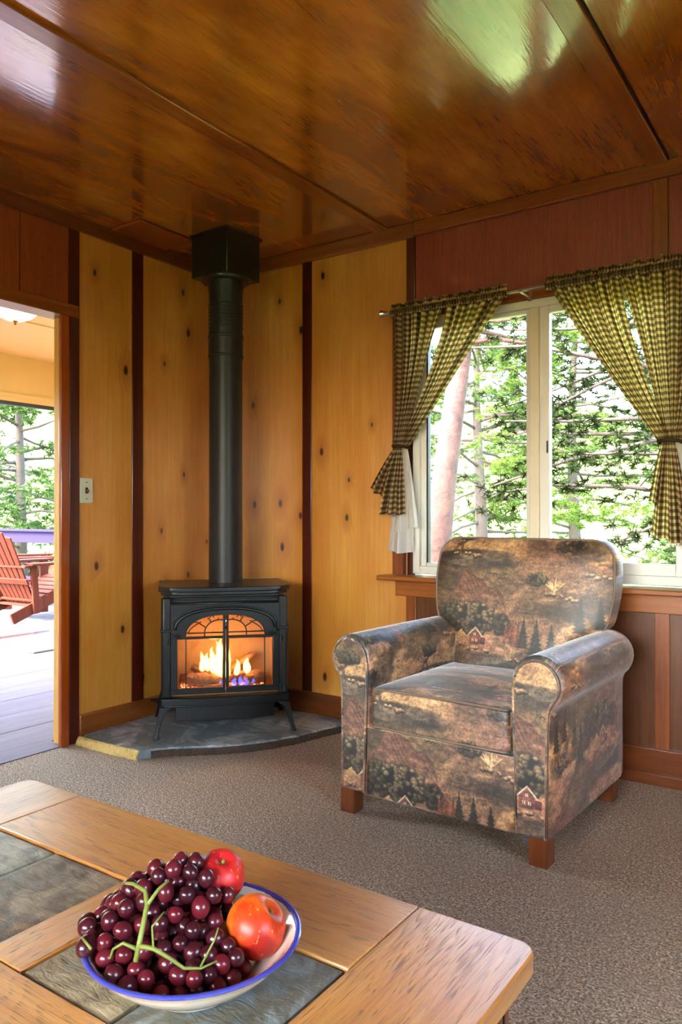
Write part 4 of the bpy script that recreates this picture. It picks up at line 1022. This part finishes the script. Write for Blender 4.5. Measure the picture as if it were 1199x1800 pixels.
# ------------------------------------------------------------------ coffee table
def oak_mat(name, axis, light=(224, 166, 86), dark=(188, 122, 50)):
    t = NT(name); co = t.coord(); oi = t.n('ShaderNodeObjectInfo'); cb = t.n('ShaderNodeCombineXYZ')
    t.l(t.math('MULTIPLY', oi.outputs['Random'], 3.3), cb.inputs[2]); t.l(t.math('MULTIPLY', oi.outputs['Random'], 1.3), cb.inputs[0])
    ad = t.n('ShaderNodeVectorMath', operation='ADD'); t.l(co, ad.inputs[0]); t.l(cb.outputs[0], ad.inputs[1]); v = ad.outputs[0]
    S = (lambda a, b_: (b_, a, a) if axis == 'x' else (a, b_, a))
    # cathedral figure: rings of a stretched distorted distance field
    m0 = t.noise(t.map(v, S(5.5, .9)), 1, 3, .5, .8)
    ring = t.math('FRACT', t.math('MULTIPLY', m0, 26))
    ringr = t.ramp(ring, [(0, 0), (.55, .15), (.85, 1), (1, 0)])
    a = t.noise(t.map(v, S(70, 3)), 1, 4, .6); b_ = t.noise(t.map(v, S(420, 22)), 1, 2, .5); m = t.noise(t.map(v, S(4, 1.2)), 1, 3, .5)
    c = t.mix(t.ramp(a, [(.3, 0), (.7, 1)]), srgb(dark), srgb(light))
    c = t.mix(t.math('MULTIPLY', t.ramp(m, [(.35, 1), (.6, 0)]), .5), c, srgb((196, 112, 30)))
    pore = t.math('MULTIPLY', t.ramp(b_, [(.50, 0), (.66, 1)]), t.math('MULTIPLY_ADD', ringr, .85, .22))
    c = t.mix(pore, c, srgb((104, 66, 34))); c = t.mix(t.math('MULTIPLY', ringr, .18), c, srgb((150, 98, 48)))
    nb = t.bump(t.math('ADD', t.math('MULTIPLY', pore, -1.0), t.math('MULTIPLY', a, .2)), .25, .002)
    return t.end(t.bsdf(c, .36, 0, nb, .8, 1.0, .34, coatn=nb, Coat_IOR=1.8))
M_oakx = oak_mat('oak_boards_x', 'x'); M_oaky = oak_mat('oak_boards_y', 'y'); M_oakz = wood('oak_frame', (150, 88, 40), (112, 58, 22), 'z', 1, .4, .3, .2)
M_oakdx = wood('oak_edge_x', (140, 80, 36), (104, 54, 20), 'x', 1, .4, .3, .2); M_oakdy = wood('oak_edge_y', (140, 80, 36), (104, 54, 20), 'y', 1, .4, .3, .2)
TT = .45
tb = tag(empty('coffee_table', (2.015, -2.435, 0)), 'oak coffee table with inset slate tiles in the foreground, under the fruit bowl', 'table')
OX, OY = -2.015, 2.435
def tbox(x0, x1, y0, y1, z0, z1, name, mat, bevel=.0025, seg=2): return BM().box(x0 + OX, x1 + OX, y0 + OY, y1 + OY, z0, z1).done(name, mat, tb, bevel=bevel, seg=seg)
xA, xB, xC, xD = 1.427, 1.611, 2.416, 2.603; yA, yB, yC, yD = -2.116, -2.309, -2.554, -2.754
def rounded(x0, x1, y0, y1, r, which):
    o = []
    for k, (cx, cy, a0) in enumerate(((x1 - r, y1 - r, 0), (x0 + r, y1 - r, 90), (x0 + r, y0 + r, 180), (x1 - r, y0 + r, 270))):
        if k in which:
            for q in range(7): a = R(a0 + 15 * q); o.append((cx + r * math.cos(a) + OX, cy + r * math.sin(a) + OY))
        else: o.append(((x1, x0, x0, x1)[k] + OX, (y1, y1, y0, y0)[k] + OY))
    return o
g = .0012
BM().prism(rounded(xA, xB - g, yD, yA, .028, (1, 2)), TT - .030, TT).done('end_board', M_oaky, tb, bevel=.003, seg=3)
BM().prism(rounded(xC + g, xD, yD, yA, .028, (0, 3)), TT - .030, TT).done('end_board', M_oaky, tb, bevel=.003, seg=3)
tbox(xB, xC, yB + g, yA, TT - .030, TT, 'long_board', M_oakx)
tbox(xB, xC, yD, yC - g, TT - .030, TT, 'long_board', M_oakx)
tbox(1.985, 2.067, yC + g, yB - g, TT - .030, TT, 'cross_board', M_oaky)
tbox(xB, xC, yC - .002, yB + .002, TT - .030, TT - .012, 'tile_bed', M_black)
def tile_mat(name, stops, bs=.8, sc=7, rough=.5, dirn=(1, 3.0, 1)):
    t = NT(name); co = t.coord(); oi = t.n('ShaderNodeObjectInfo'); cb = t.n('ShaderNodeCombineXYZ'); t.l(t.math('MULTIPLY', oi.outputs['Random'], 5), cb.inputs[2])
    ad = t.n('ShaderNodeVectorMath', operation='ADD'); t.l(co, ad.inputs[0]); t.l(cb.outputs[0], ad.inputs[1])
    a = t.noise(t.map(ad.outputs[0], dirn, rot=(0, 0, .5)), sc * 3, 7, .62, .8); m = t.noise(ad.outputs[0], sc, 4, .6, 1.5)
    c = t.ramp(m, [(.28 + .44 * k / (len(stops) - 1), srgb(s)) for k, s in enumerate(stops)])
    c = t.mix(t.ramp(a, [(.35, .45), (.55, 0)]), c, srgb((60, 54, 44)))
    return t.end(t.bsdf(c, rough, 0, t.bump(a, bs, .006), .5, .25, .3))
M_tA = tile_mat('slate_tile_light', [(150, 150, 128), (176, 172, 146), (134, 138, 120)], .5)
M_tB = tile_mat('slate_tile_brown', [(132, 116, 92), (158, 142, 112), (104, 94, 78), (176, 150, 110)], .45)
M_tC = tile_mat('slate_tile_ridged', [(132, 118, 88), (168, 152, 116), (92, 86, 70)], 1.0)
M_tD = tile_mat('slate_tile_blue', [(78, 88, 90), (104, 116, 120), (96, 90, 70), (132, 140, 136), (70, 74, 72)], .9)
def tile(x0, x1, mat, lab, seed, amp):
    q = random.Random(seed); b = BM(); nx, ny = 26, 34; e = .003
    hs_ = [[q.uniform(-1, 1) for _ in range(ny + 1)] for _ in range(nx + 1)]
    def pos(u, v):
        i, j = round(u * nx), round(v * ny); ed = min(i, nx - i, j, ny - j)
        h = amp * (math.sin(i * .9 + j * .35 + 2 * math.sin(j * .3 + seed)) * .5 + hs_[i][j] * .5) if ed > 0 else 0
        return (x0 + e + (x1 - x0 - 2*e) * u + OX, yC + e + (yB - yC - 2*e) * v + OY, TT - .002 + h - (0 if ed else .002))
    b.grid(pos, nx, ny)
    b.box(x0 + e + OX, x1 - e + OX, yC + e + OY, yB - e + OY, TT - .02, TT - .0045)
    tag(b.done('slate_tile', mat, tb, smooth='auto', angle=50, recalc=False), lab)
tile(1.613, 1.797, M_tA, 'light grey green slate tile', 1, .0009); tile(1.799, 1.984, M_tB, 'brown grey slate tile', 2, .0008)
tile(2.068, 2.243, M_tC, 'ridged tan slate tile', 3, .0018); tile(2.245, 2.414, M_tD, 'blue grey slate tile', 4, .0012)
# under-frame
tbox(1.49, 2.54, -2.19, -2.165, .30, TT - .03, 'apron', M_oakdx); tbox(1.49, 2.54, -2.70, -2.675, .30, TT - .03, 'apron', M_oakdx)
tbox(2.53, 2.55, -2.66, -2.20, .30, TT - .03, 'apron', M_oakdy); tbox(1.47, 1.49, -2.66, -2.20, .30, TT - .03, 'apron', M_oakdy)
for x, y in ((2.51, -2.20), (1.46, -2.20), (2.51, -2.72), (1.46, -2.72)):
    o = tbox(x, x + .06, y, y + .06, 0, TT - .03, 'leg', M_oakz, .004)
for yy in (-2.185, -2.165): BM().box(2.570 + OX, 2.572 + OX, yy + OY, yy + .004 + OY, .02, .40).done('leg_groove', M_black, tb)
tbox(1.50, 2.53, -2.66, -2.20, .10, .12, 'shelf', M_oakx)

# ------------------------------------------------------------------ fruit bowl
BX, BY = 2.273, -2.444
def bowl_mat(inner):
    t = NT('painted_stoneware' + ('_inside' if inner else '')); co = t.coord(); s = t.n('ShaderNodeSeparateXYZ'); t.l(co, s.inputs[0])
    rr = t.math('SQRT', t.math('ADD', t.math('MULTIPLY', s.outputs[0], s.outputs[0]), t.math('MULTIPLY', s.outputs[1], s.outputs[1])))
    n = t.noise(co, 26, 4, .6, 1.0); n2 = t.noise(co, 14, 3, .5, .5); n3 = t.noise(co, 55, 3)
    c = srgb((232, 226, 208)); c = t.mix(t.math('MULTIPLY', n, .25), c, srgb((206, 192, 160)))
    ed = t.math('ADD', rr, t.math('MULTIPLY', t.math('SUBTRACT', n3, .5), .006))
    if inner:
        band = t.math('MULTIPLY', t.math('GREATER_THAN', ed, .098), t.math('LESS_THAN', ed, .120))
        c = t.mix(t.math('MULTIPLY', t.math('MULTIPLY', t.ramp(n2, [(.52, 0), (.62, 1)]), band), .8), c, srgb((120, 164, 130)))
        c = t.mix(t.math('MULTIPLY', t.ramp(n, [(.60, 0), (.66, 1)]), band), c, srgb((150, 46, 60)))
    c = t.mix(t.ramp(ed, [(.1285, 0), (.1305, 1)]) if False else t.math('GREATER_THAN', ed, .1275 if inner else .1270), c, srgb((66, 74, 168)))
    if not inner: c = t.mix(t.math('MULTIPLY', t.ramp(n2, [(.55, 0), (.7, 1)]), .3), c, srgb((150, 160, 120)))
    return t.end(t.bsdf(c, .12, 0, t.bump(n, .1, .003), .6, .6, .06))
bw = tag(empty('fruit_bowl', (BX, BY, TT)), 'shallow cream stoneware bowl with a blue rim on the coffee table', 'bowl')
outp = [(0, .004), (.046, .004), (.050, .0), (.056, .0), (.058, .008), (.080, .022), (.102, .042), (.118, .062), (.1235, .073), (.1290, .0765), (.1318, .0795), (.1320, .0815)]
outp = [(a * 1.03, b_ * .80) for a, b_ in outp]
inn = [(.1320, .0815), (.1310, .0833), (.1270, .0833), (.1225, .079), (.116, .069), (.100, .046), (.078, .027), (.05, .014), (.0, .010)]
inn = [(a * 1.03, b_ * .80) for a, b_ in inn]
BM().lathe(outp, seg=72).done('bowl_outside', bowl_mat(False), bw, smooth=True)
BM().lathe(inn, seg=72).done('bowl_inside', bowl_mat(True), bw, smooth=True)
def fruit_mat(name, c1, c2, c3, rough=.4):
    t = NT(name); co = t.coord(); n = t.noise(co, 22, 4, .6, .8); n2 = t.noise(co, 160, 2); g = t.n('ShaderNodeSeparateXYZ'); t.l(co, g.inputs[0])
    k = t.math('ADD', n, t.math('MULTIPLY', g.outputs[0], -6))
    c = t.ramp(k, [(.3, srgb(c1)), (.52, srgb(c2)), (.75, srgb(c3))]); c = t.mix(t.ramp(n2, [(.66, 0), (.72, .4)]), c, srgb((255, 190, 90)))
    return t.end(t.bsdf(c, rough, 0, t.bump(n2, .05, .001), .4, .1, .25, Subsurface_Weight=.12, Subsurface_Radius=(.02, .008, .004), Subsurface_Scale=.3))
def nectarine(loc, r, rot, mat, label):
    b = BM(); nu, nv = 40, 28; e = tag(empty('nectarine', loc), label, 'fruit', 'nectarines in the bowl'); e.rotation_euler = rot
    rows = []
    for j in range(nv + 1):
        th = PI * j / nv; ring = []
        for i in range(nu):
            ph = 2 * PI * i / nu; cr_ = math.exp(-((math.atan2(math.sin(ph), math.cos(ph))) / .22) ** 2) * math.sin(th)
            q = r * (1 - .05 * cr_); dim = .30 * math.exp(-(th / .32) ** 2)
            x, y, z = q * math.sin(th) * math.cos(ph), q * math.sin(th) * math.sin(ph), q * (math.cos(th) * .94 - dim)
            ring.append(b.b.verts.new((x, y, z)))
        rows.append(ring)
    for j in range(nv):
        for i in range(nu): b.b.faces.new((rows[j][i], rows[j][(i+1) % nu], rows[j+1][(i+1) % nu], rows[j+1][i]))
    bmesh.ops.remove_doubles(b.b, verts=b.b.verts, dist=1e-5)
    b.done('flesh', mat, e, smooth=True)
    BM().tube([(0, 0, r * .60), (.001, 0, r * .74)], [.003, .0022], 8).done('stem_end', M_stem, e, smooth='auto')
    return e
t = NT('green_stem'); co = t.coord(); n = t.noise(co, 90, 3); M_stem = t.end(t.bsdf(t.mix(n, srgb((92, 108, 36)), srgb((140, 150, 66))), .5, 0, None, .5, Subsurface_Weight=.1, Subsurface_Scale=.05))
nectarine((2.326, -2.386, TT + .062), .0395, (R(38), R(-28), R(150)), fruit_mat('orange_nectarine_skin', (236, 120, 30), (214, 62, 16), (150, 24, 14)), 'orange red nectarine at the right side of the bowl')
nectarine((2.252, -2.374, TT + .103), .0345, (R(20), R(10), R(40)), fruit_mat('red_nectarine_skin', (214, 50, 40), (176, 22, 30), (120, 10, 20)), 'deep red nectarine behind the grapes')
# grapes
def grape_mat():
    t = NT('red_grape_skin'); co = t.coord(); oi = t.n('ShaderNodeObjectInfo'); n = t.noise(co, 70, 3, .6); n2 = t.noise(co, 400, 2)
    c = t.ramp(oi.outputs['Random'], [(0, srgb((40, 8, 18))), (.5, srgb((66, 12, 24))), (1, srgb((104, 20, 32)))])
    c = t.mix(t.math('MULTIPLY', t.ramp(n, [(.45, 0), (.7, 1)]), .55), c, srgb((112, 44, 52)))
    return t.end(t.bsdf(c, .24, 0, t.bump(n2, .03, .0005), .5, .15, .1, Subsurface_Weight=.25, Subsurface_Radius=(.01, .002, .002), Subsurface_Scale=.4))
M_grape = grape_mat()
gb = tag(empty('grape_bunch', (BX, BY, TT + .02)), 'heaped bunch of dark red grapes on green stems in the bowl', 'grapes')
rx, ry = math.cos(R(YAW)), math.sin(R(YAW)); right = np.array([rx, ry, 0]); fwd = np.array([-ry, rx, 0])
gr = .0108; q = np.random.default_rng(21); C0 = np.array([BX, BY, TT])
nect = [(np.array([2.326, -2.386, TT + .062]), .0395), (np.array([2.252, -2.374, TT + .103]), .0345)]
def env(p):
    """height of the mound above the table at offset (r,f)"""
    r_, f_ = p
    h = .050 + .086 * math.exp(-(((r_ + .022) / .085) ** 2) - (((f_ - .042) / .058) ** 2)) + .030 * math.exp(-(((r_ + .085) / .045) ** 2) - (((f_ + .02) / .05) ** 2))
    return h
def bowl_h(rad): return float(np.interp(rad, [0, .05, .078, .10, .116, .1225, .132, .2], [.008, .0112, .0216, .037, .055, .063, .0666, .0666]))
P_ = []; tries = 0
while len(P_) < 170 and tries < 60000:
    tries += 1
    r_, f_ = q.uniform(-.140, .068), q.uniform(-.092, .085)
    if ((r_ + .036) / .105) ** 2 + ((f_ + .0) / .088) ** 2 > 1: continue
    e = env((r_, f_)); rad = math.hypot(r_, f_) / 1.03; lo = bowl_h(rad) + gr
    if rad > .134: lo = .070
    if e < lo - .012: continue
    z = max(lo, e - q.choice([0, 0, .02, .038]) - q.uniform(0, .006)); p = C0 + right * r_ + fwd * f_ + np.array([0, 0, z])
    if any(np.linalg.norm(p - o_) < gr * 1.72 for o_ in P_): continue
    if any(np.linalg.norm(p - c_) < rr_ + gr * .9 for c_, rr_ in nect): continue
    P_.append(p)
me = None
for k, p in enumerate(P_):
    if me is None:
        b = BM(); bmesh.ops.create_uvsphere(b.b, u_segments=18, v_segments=12, radius=1); o = b.done('grape', M_grape, gb, smooth=True); me = o.data
    else:
        o = o.copy(); COL.objects.link(o)
    o.location = tuple(p - C0 - np.array([0, 0, .02])); s_ = gr * q.uniform(.92, 1.12); o.scale = (s_, s_, s_ * q.uniform(1.04, 1.2))
    o.rotation_euler = tuple(q.uniform(-1.0, 1.0, 3))
F_ = Vector(fwd); Rr = Vector(right); O0 = Vector(CAMP)
def off(r_, f_, z): return tuple(Rr * r_ + F_ * f_ + Vector((0, 0, z - .032)))
b = BM()
for pts, rad in (([(-.050, -.088, .090), (-.046, -.080, .115), (-.044, -.060, .140), (-.050, -.045, .150), (-.066, -.038, .155), (-.078, -.03, .152)], [.0030, .0032, .0030, .0028, .0022, .0018]),
                 ([(-.044, -.060, .140), (-.034, -.045, .152), (-.024, -.035, .158)], [.0026, .002, .0015]),
                 ([(-.049, -.084, .102), (-.066, -.082, .108), (-.078, -.080, .100), (-.082, -.078, .088)], [.0026, .002, .0016, .0014]),
                 ([(-.048, -.084, .106), (-.030, -.086, .104), (-.012, -.084, .092), (.004, -.080, .078), (.022, -.074, .074), (.040, -.066, .078)], [.0028, .0026, .0022, .002, .0015, .0012]),
                 ([(.022, -.074, .076), (.036, -.062, .100), (.040, -.056, .112)], [.0014, .0011, .0010]),
                 ([(-.108, -.066, .092), (-.122, -.056, .100)], [.0018, .0014]),
                 ([(-.03, -.086, .104), (-.033, -.080, .126), (-.022, -.066, .136)], [.0014, .0012, .001])):
    b.tube([off(*p) for p in pts], rad, 7)
b.done('stem', M_stem, gb, smooth=True)

# ------------------------------------------------------------------ outdoors
def leafm(name, c1, c2, tr=.35):
    t = NT(name); oi = t.n('ShaderNodeObjectInfo'); co = t.coord(); n = t.noise(co, 1.4, 3, .6); n2 = t.noise(co, 14, 2)
    c = t.mix(t.ramp(n, [(.35, 0), (.65, 1)]), srgb(c1), srgb(c2)); c = t.mix(t.math('MULTIPLY', n2, .4), c, srgb((60, 70, 30)))
    d = t.n('ShaderNodeBsdfDiffuse'); t.l(c, d.inputs[0]); x = t.n('ShaderNodeBsdfTranslucent'); t.l(c, x.inputs[0])
    mx = t.n('ShaderNodeMixShader'); mx.inputs[0].default_value = tr; t.l(d.outputs[0], mx.inputs[1]); t.l(x.outputs[0], mx.inputs[2]); return t.end(mx)
M_leafA = leafm('bright_pine_needles', (48, 70, 28), (88, 110, 46)); M_leafB = leafm('shaded_pine_needles', (8, 15, 13), (18, 28, 20), .06)  # second material: silhouette shade mixed into the needle green
M_leafC = leafm('fir_needles', (36, 56, 32), (68, 88, 48)); M_leafD = leafm('blue_green_needles', (36, 56, 42), (64, 88, 62))
M_barkr = stone_mat('reddish_bark', [(36, 20, 20), (84, 54, 48), (62, 38, 34), (24, 16, 18)], 7, .9, .9)
M_barkg = stone_mat('grey_bark', [(34, 28, 24), (58, 48, 42), (42, 36, 30)], 9, .9, .8)
t = NT('sunlit_meadow'); co = t.coord(); a = t.noise(co, .35, 5, .65); b_ = t.noise(co, 6, 4, .7)
M_meadow = t.end(t.bsdf(t.mix(t.ramp(b_, [(.35, .0), (.65, .7)]), t.ramp(a, [(.35, srgb((96, 122, 56))), (.6, srgb((136, 144, 84)))]), srgb((70, 90, 40))), .95, 0, t.bump(b_, .6, .1), .1))
def gz(x, y):
    d = max(0.0, y - 14); d2 = max(0.0, -x - 22)
    return -1.0 - .02 * min(14, max(0, y)) + .13 * d ** 1.04 * (1 if d > 0 else 0) * min(1, d / 20) + .17 * d2 * min(1, d2 / 20) + .25 * math.sin(x * .21) * math.cos(y * .17)
nx, ny = 90, 90; xs = np.linspace(-110, 90, nx); ys = np.linspace(-60, 130, ny)
V = [(x, y, gz(x, y)) for x in xs for y in ys]; Fc = [(i*ny + j, (i+1)*ny + j, (i+1)*ny + j + 1, i*ny + j + 1) for i in range(nx - 1) for j in range(ny - 1)]
struct(npmesh('ground', V, Fc, M_meadow, None, True))
def blades(C, m, L, wd, rg, flat=.6):
    """m needle blades round every clump centre C (n,3)"""
    n = len(C); d = rg.normal(size=(n, m, 3)); d[..., 2] *= flat; d /= np.linalg.norm(d, axis=2, keepdims=True)
    s_ = np.cross(d, rg.normal(size=(n, m, 3))); s_ /= np.linalg.norm(s_, axis=2, keepdims=True) + 1e-9
    l_ = L * rg.uniform(.5, 1.1, (n, m, 1)); c = C[:, None, :] + d * l_ * .08
    a = c - s_ * wd * .5; b2 = c + s_ * wd * .5; t_ = c + d * l_
    return np.stack([a, b2, t_], 2).reshape(-1, 3)
def tree(name, label, base, lean, h, r0, crown0, spread, nb, nc, m, L, wd, leaf, bark, seed, group=None, shape='pine', droop=.1, az=None):
    rg = np.random.default_rng(seed); e = tag(empty(name, base), label, 'tree', group); lean = np.array(tuple(lean) + (0,), float)
    tp = [tuple(lean * u * h + np.array([.06 * math.sin(u * 7 + seed) * r0 * 6, .05 * math.cos(u * 5) * r0 * 6, u * h])) for u in np.linspace(0, 1, 10)]
    BM().tube(tp, [r0 * (1.0 - .82 * u) * (1.3 if u == 0 else 1) for u in np.linspace(0, 1, 10)], 12).done('trunk', bark, e, smooth=True)
    def trunk(u): k = min(8, int(u * 9)); f_ = u * 9 - k; return np.array(tp[k]) * (1 - f_) + np.array(tp[k+1]) * f_
    bm_ = BM(); CC = []
    for k in range(nb):
        u = crown0 + (1 - crown0) * (k + rg.uniform(0, .9)) / nb; a = rg.uniform(0, 2 * PI) if az is None else rg.uniform(*az)
        pr_ = (1 - u) / (1 - crown0) if shape == 'fir' else math.sin(PI * min(.97, .25 + .75 * (u - crown0) / (1 - crown0)))
        ln = spread * (pr_ * .9 + .1) * rg.uniform(.7, 1.1); p0 = trunk(u)
        dr = np.array([math.cos(a), math.sin(a), (-droop if shape == 'fir' else rg.uniform(-.25, .35))]); pts = []
        for q_ in np.linspace(0, 1, 5): pts.append(tuple(p0 + dr * ln * q_ + np.array([0, 0, -droop * ln * q_ * q_ + .03 * math.sin(q_ * 9 + k)])))
        bm_.tube(pts, [r0 * .22 * (1 - .75 * q_) * (.6 + .4 * pr_) for q_ in np.linspace(0, 1, 5)], 5)
        w_ = rg.uniform(.25, 1.05, nc) ** .8; idx = np.clip(w_ * 4, 0, 3.999); i0 = idx.astype(int); fr = (idx - i0)[:, None]; PA = np.array(pts)
        c = PA[i0] * (1 - fr) + PA[i0 + 1] * fr; sd = np.array([-math.sin(a), math.cos(a), 0])
        c = c + sd * (rg.uniform(-1, 1, (nc, 1)) * ln * .28 * (1.1 - w_[:, None] * .5)) + rg.normal(size=(nc, 3)) * ln * .05 * np.array([1, 1, .6])
        CC.append(c)
    bm_.done('branches', bark, e, smooth=True)
    V_ = blades(np.concatenate(CC), m, L, wd, rg); tag(npmesh('foliage', V_, np.arange(len(V_)).reshape(-1, 3), leaf, e), kind='stuff')
    return e
G_ = 'trees beyond the windows'
# big leaning red-barked pine in the left pane
tree('pine_tree', 'large red-barked leaning pine in the left window pane', (-.86, 4.0, -1.05), (.10, .03), 7.4, .175, .52, 1.7, 34, 34, 18, .09, .015, M_leafA, M_barkr, 3, G_, az=(-.1, 3.0))
tree('pine_tree', 'slender pine with a pale trunk right of the large leaning pine', (-1.05, 7.6, -1.2), (.02, 0), 5.2, .085, .40, 1.3, 34, 30, 14, .095, .018, M_leafA, M_barkr, 5, G_)
tree('pine_tree', 'dense bushy pine standing behind the leaning trunk', (-3.2, 10.5, -1.3), (0, .02), 7.0, .16, .14, 2.3, 60, 40, 13, .13, .026, M_leafC, M_barkg, 6, G_)
tree('pine_tree', 'tall pine behind the window mullion', (-2.2, 13.0, -1.3), (.02, 0), 8.0, .16, .16, 2.4, 56, 38, 13, .14, .028, M_leafA, M_barkg, 7, G_)
# boughs from the right, their backlit shade put into the needle colour
tree('pine_tree', 'pine with shade-darkened needles whose drooping boughs cross the right window pane', (2.55, 3.4, -1.1), (-.02, 0), 5.6, .14, .34, 2.5, 26, 60, 22, .075, .013, M_leafB, M_barkg, 12, G_, droop=.16, az=(2.2, 4.0))
for k, (x, y, h_, s_) in enumerate([(-.2, 17, 2.6, .8), (.9, 19, 3.0, .9), (1.9, 21, 3.4, 1.0), (-1.4, 20, 3.6, 1.1), (2.9, 18, 2.4, .8), (.3, 24, 3.8, 1.1), (3.6, 25, 4.2, 1.2), (-2.6, 25, 4.8, 1.4)]):
    nm = ['smallest young fir left of centre in the right pane', 'young fir on the meadow in the right pane', 'broader young fir right of centre in the meadow', 'fir half hidden by the window mullion', 'short fir at the right end of the meadow row', 'taller fir in the second row of the meadow', 'tallest fir in the second row, near the right curtain', 'fir behind the slender pine on the meadow'][k]
    tree('fir_tree', nm, (x, y, gz(x, y) - .1), (0, 0), h_, .05, .06, s_, 40, 14, 9, .20, .05, M_leafC if k % 2 else M_leafA, M_barkg, 30 + k, G_, 'fir', .25)
# trees seen through the doorway
for k, (x, y, h_, s_, lf) in enumerate([(-13.5, 4.2, 7.5, 2.6, M_leafD), (-10.6, 5.6, 6.5, 2.2, M_leafC), (-16.5, 7.8, 9.0, 3.0, M_leafD), (-19, 5.0, 10, 3.2, M_leafA)]):
    nm = ['blue-green pine nearest the deck railing seen through the doorway', 'pine beside the door jamb beyond the deck', 'tall pine farther behind the deck', 'farthest yellow-green pine beyond the deck'][k]
    tree('pine_tree', nm, (x, y, gz(x, y) - .2), (0, 0), h_, .15, .12, s_, 60, 34, 13, .15, .034, lf, M_barkg, 60 + k, G_)
# the wooded hillside farther off
rg2 = random.Random(5)
hill = []
for k in range(18):
    if k < 12: x, y = rg2.uniform(-18, 10), rg2.uniform(36, 60)
    else: x, y = rg2.uniform(-48, -28), rg2.uniform(0, 36)
    hill.append((x, y, rg2.uniform(4, 8)))
proto = None
for k, (x, y, h_) in enumerate(hill):
    if proto is None:
        proto = tree('hillside_tree', 'small distant conifer on the hillside, broken up by nearer branches', (x, y, gz(x, y) - .2), (0, 0), 6, .10, .08, 1.7, 44, 12, 8, .40, .11, M_leafC, M_barkg, 99, 'conifers on the far hillside', 'fir', .2)
        e = proto
    else:
        e = proto.copy(); COL.objects.link(e)
        for c in list(proto.children): d = c.copy(); COL.objects.link(d); d.parent = e
    e.location = (x, y, gz(x, y) - .2); s_ = h_ / 6; e.scale = (s_, s_, s_); e.rotation_euler = (0, 0, k)
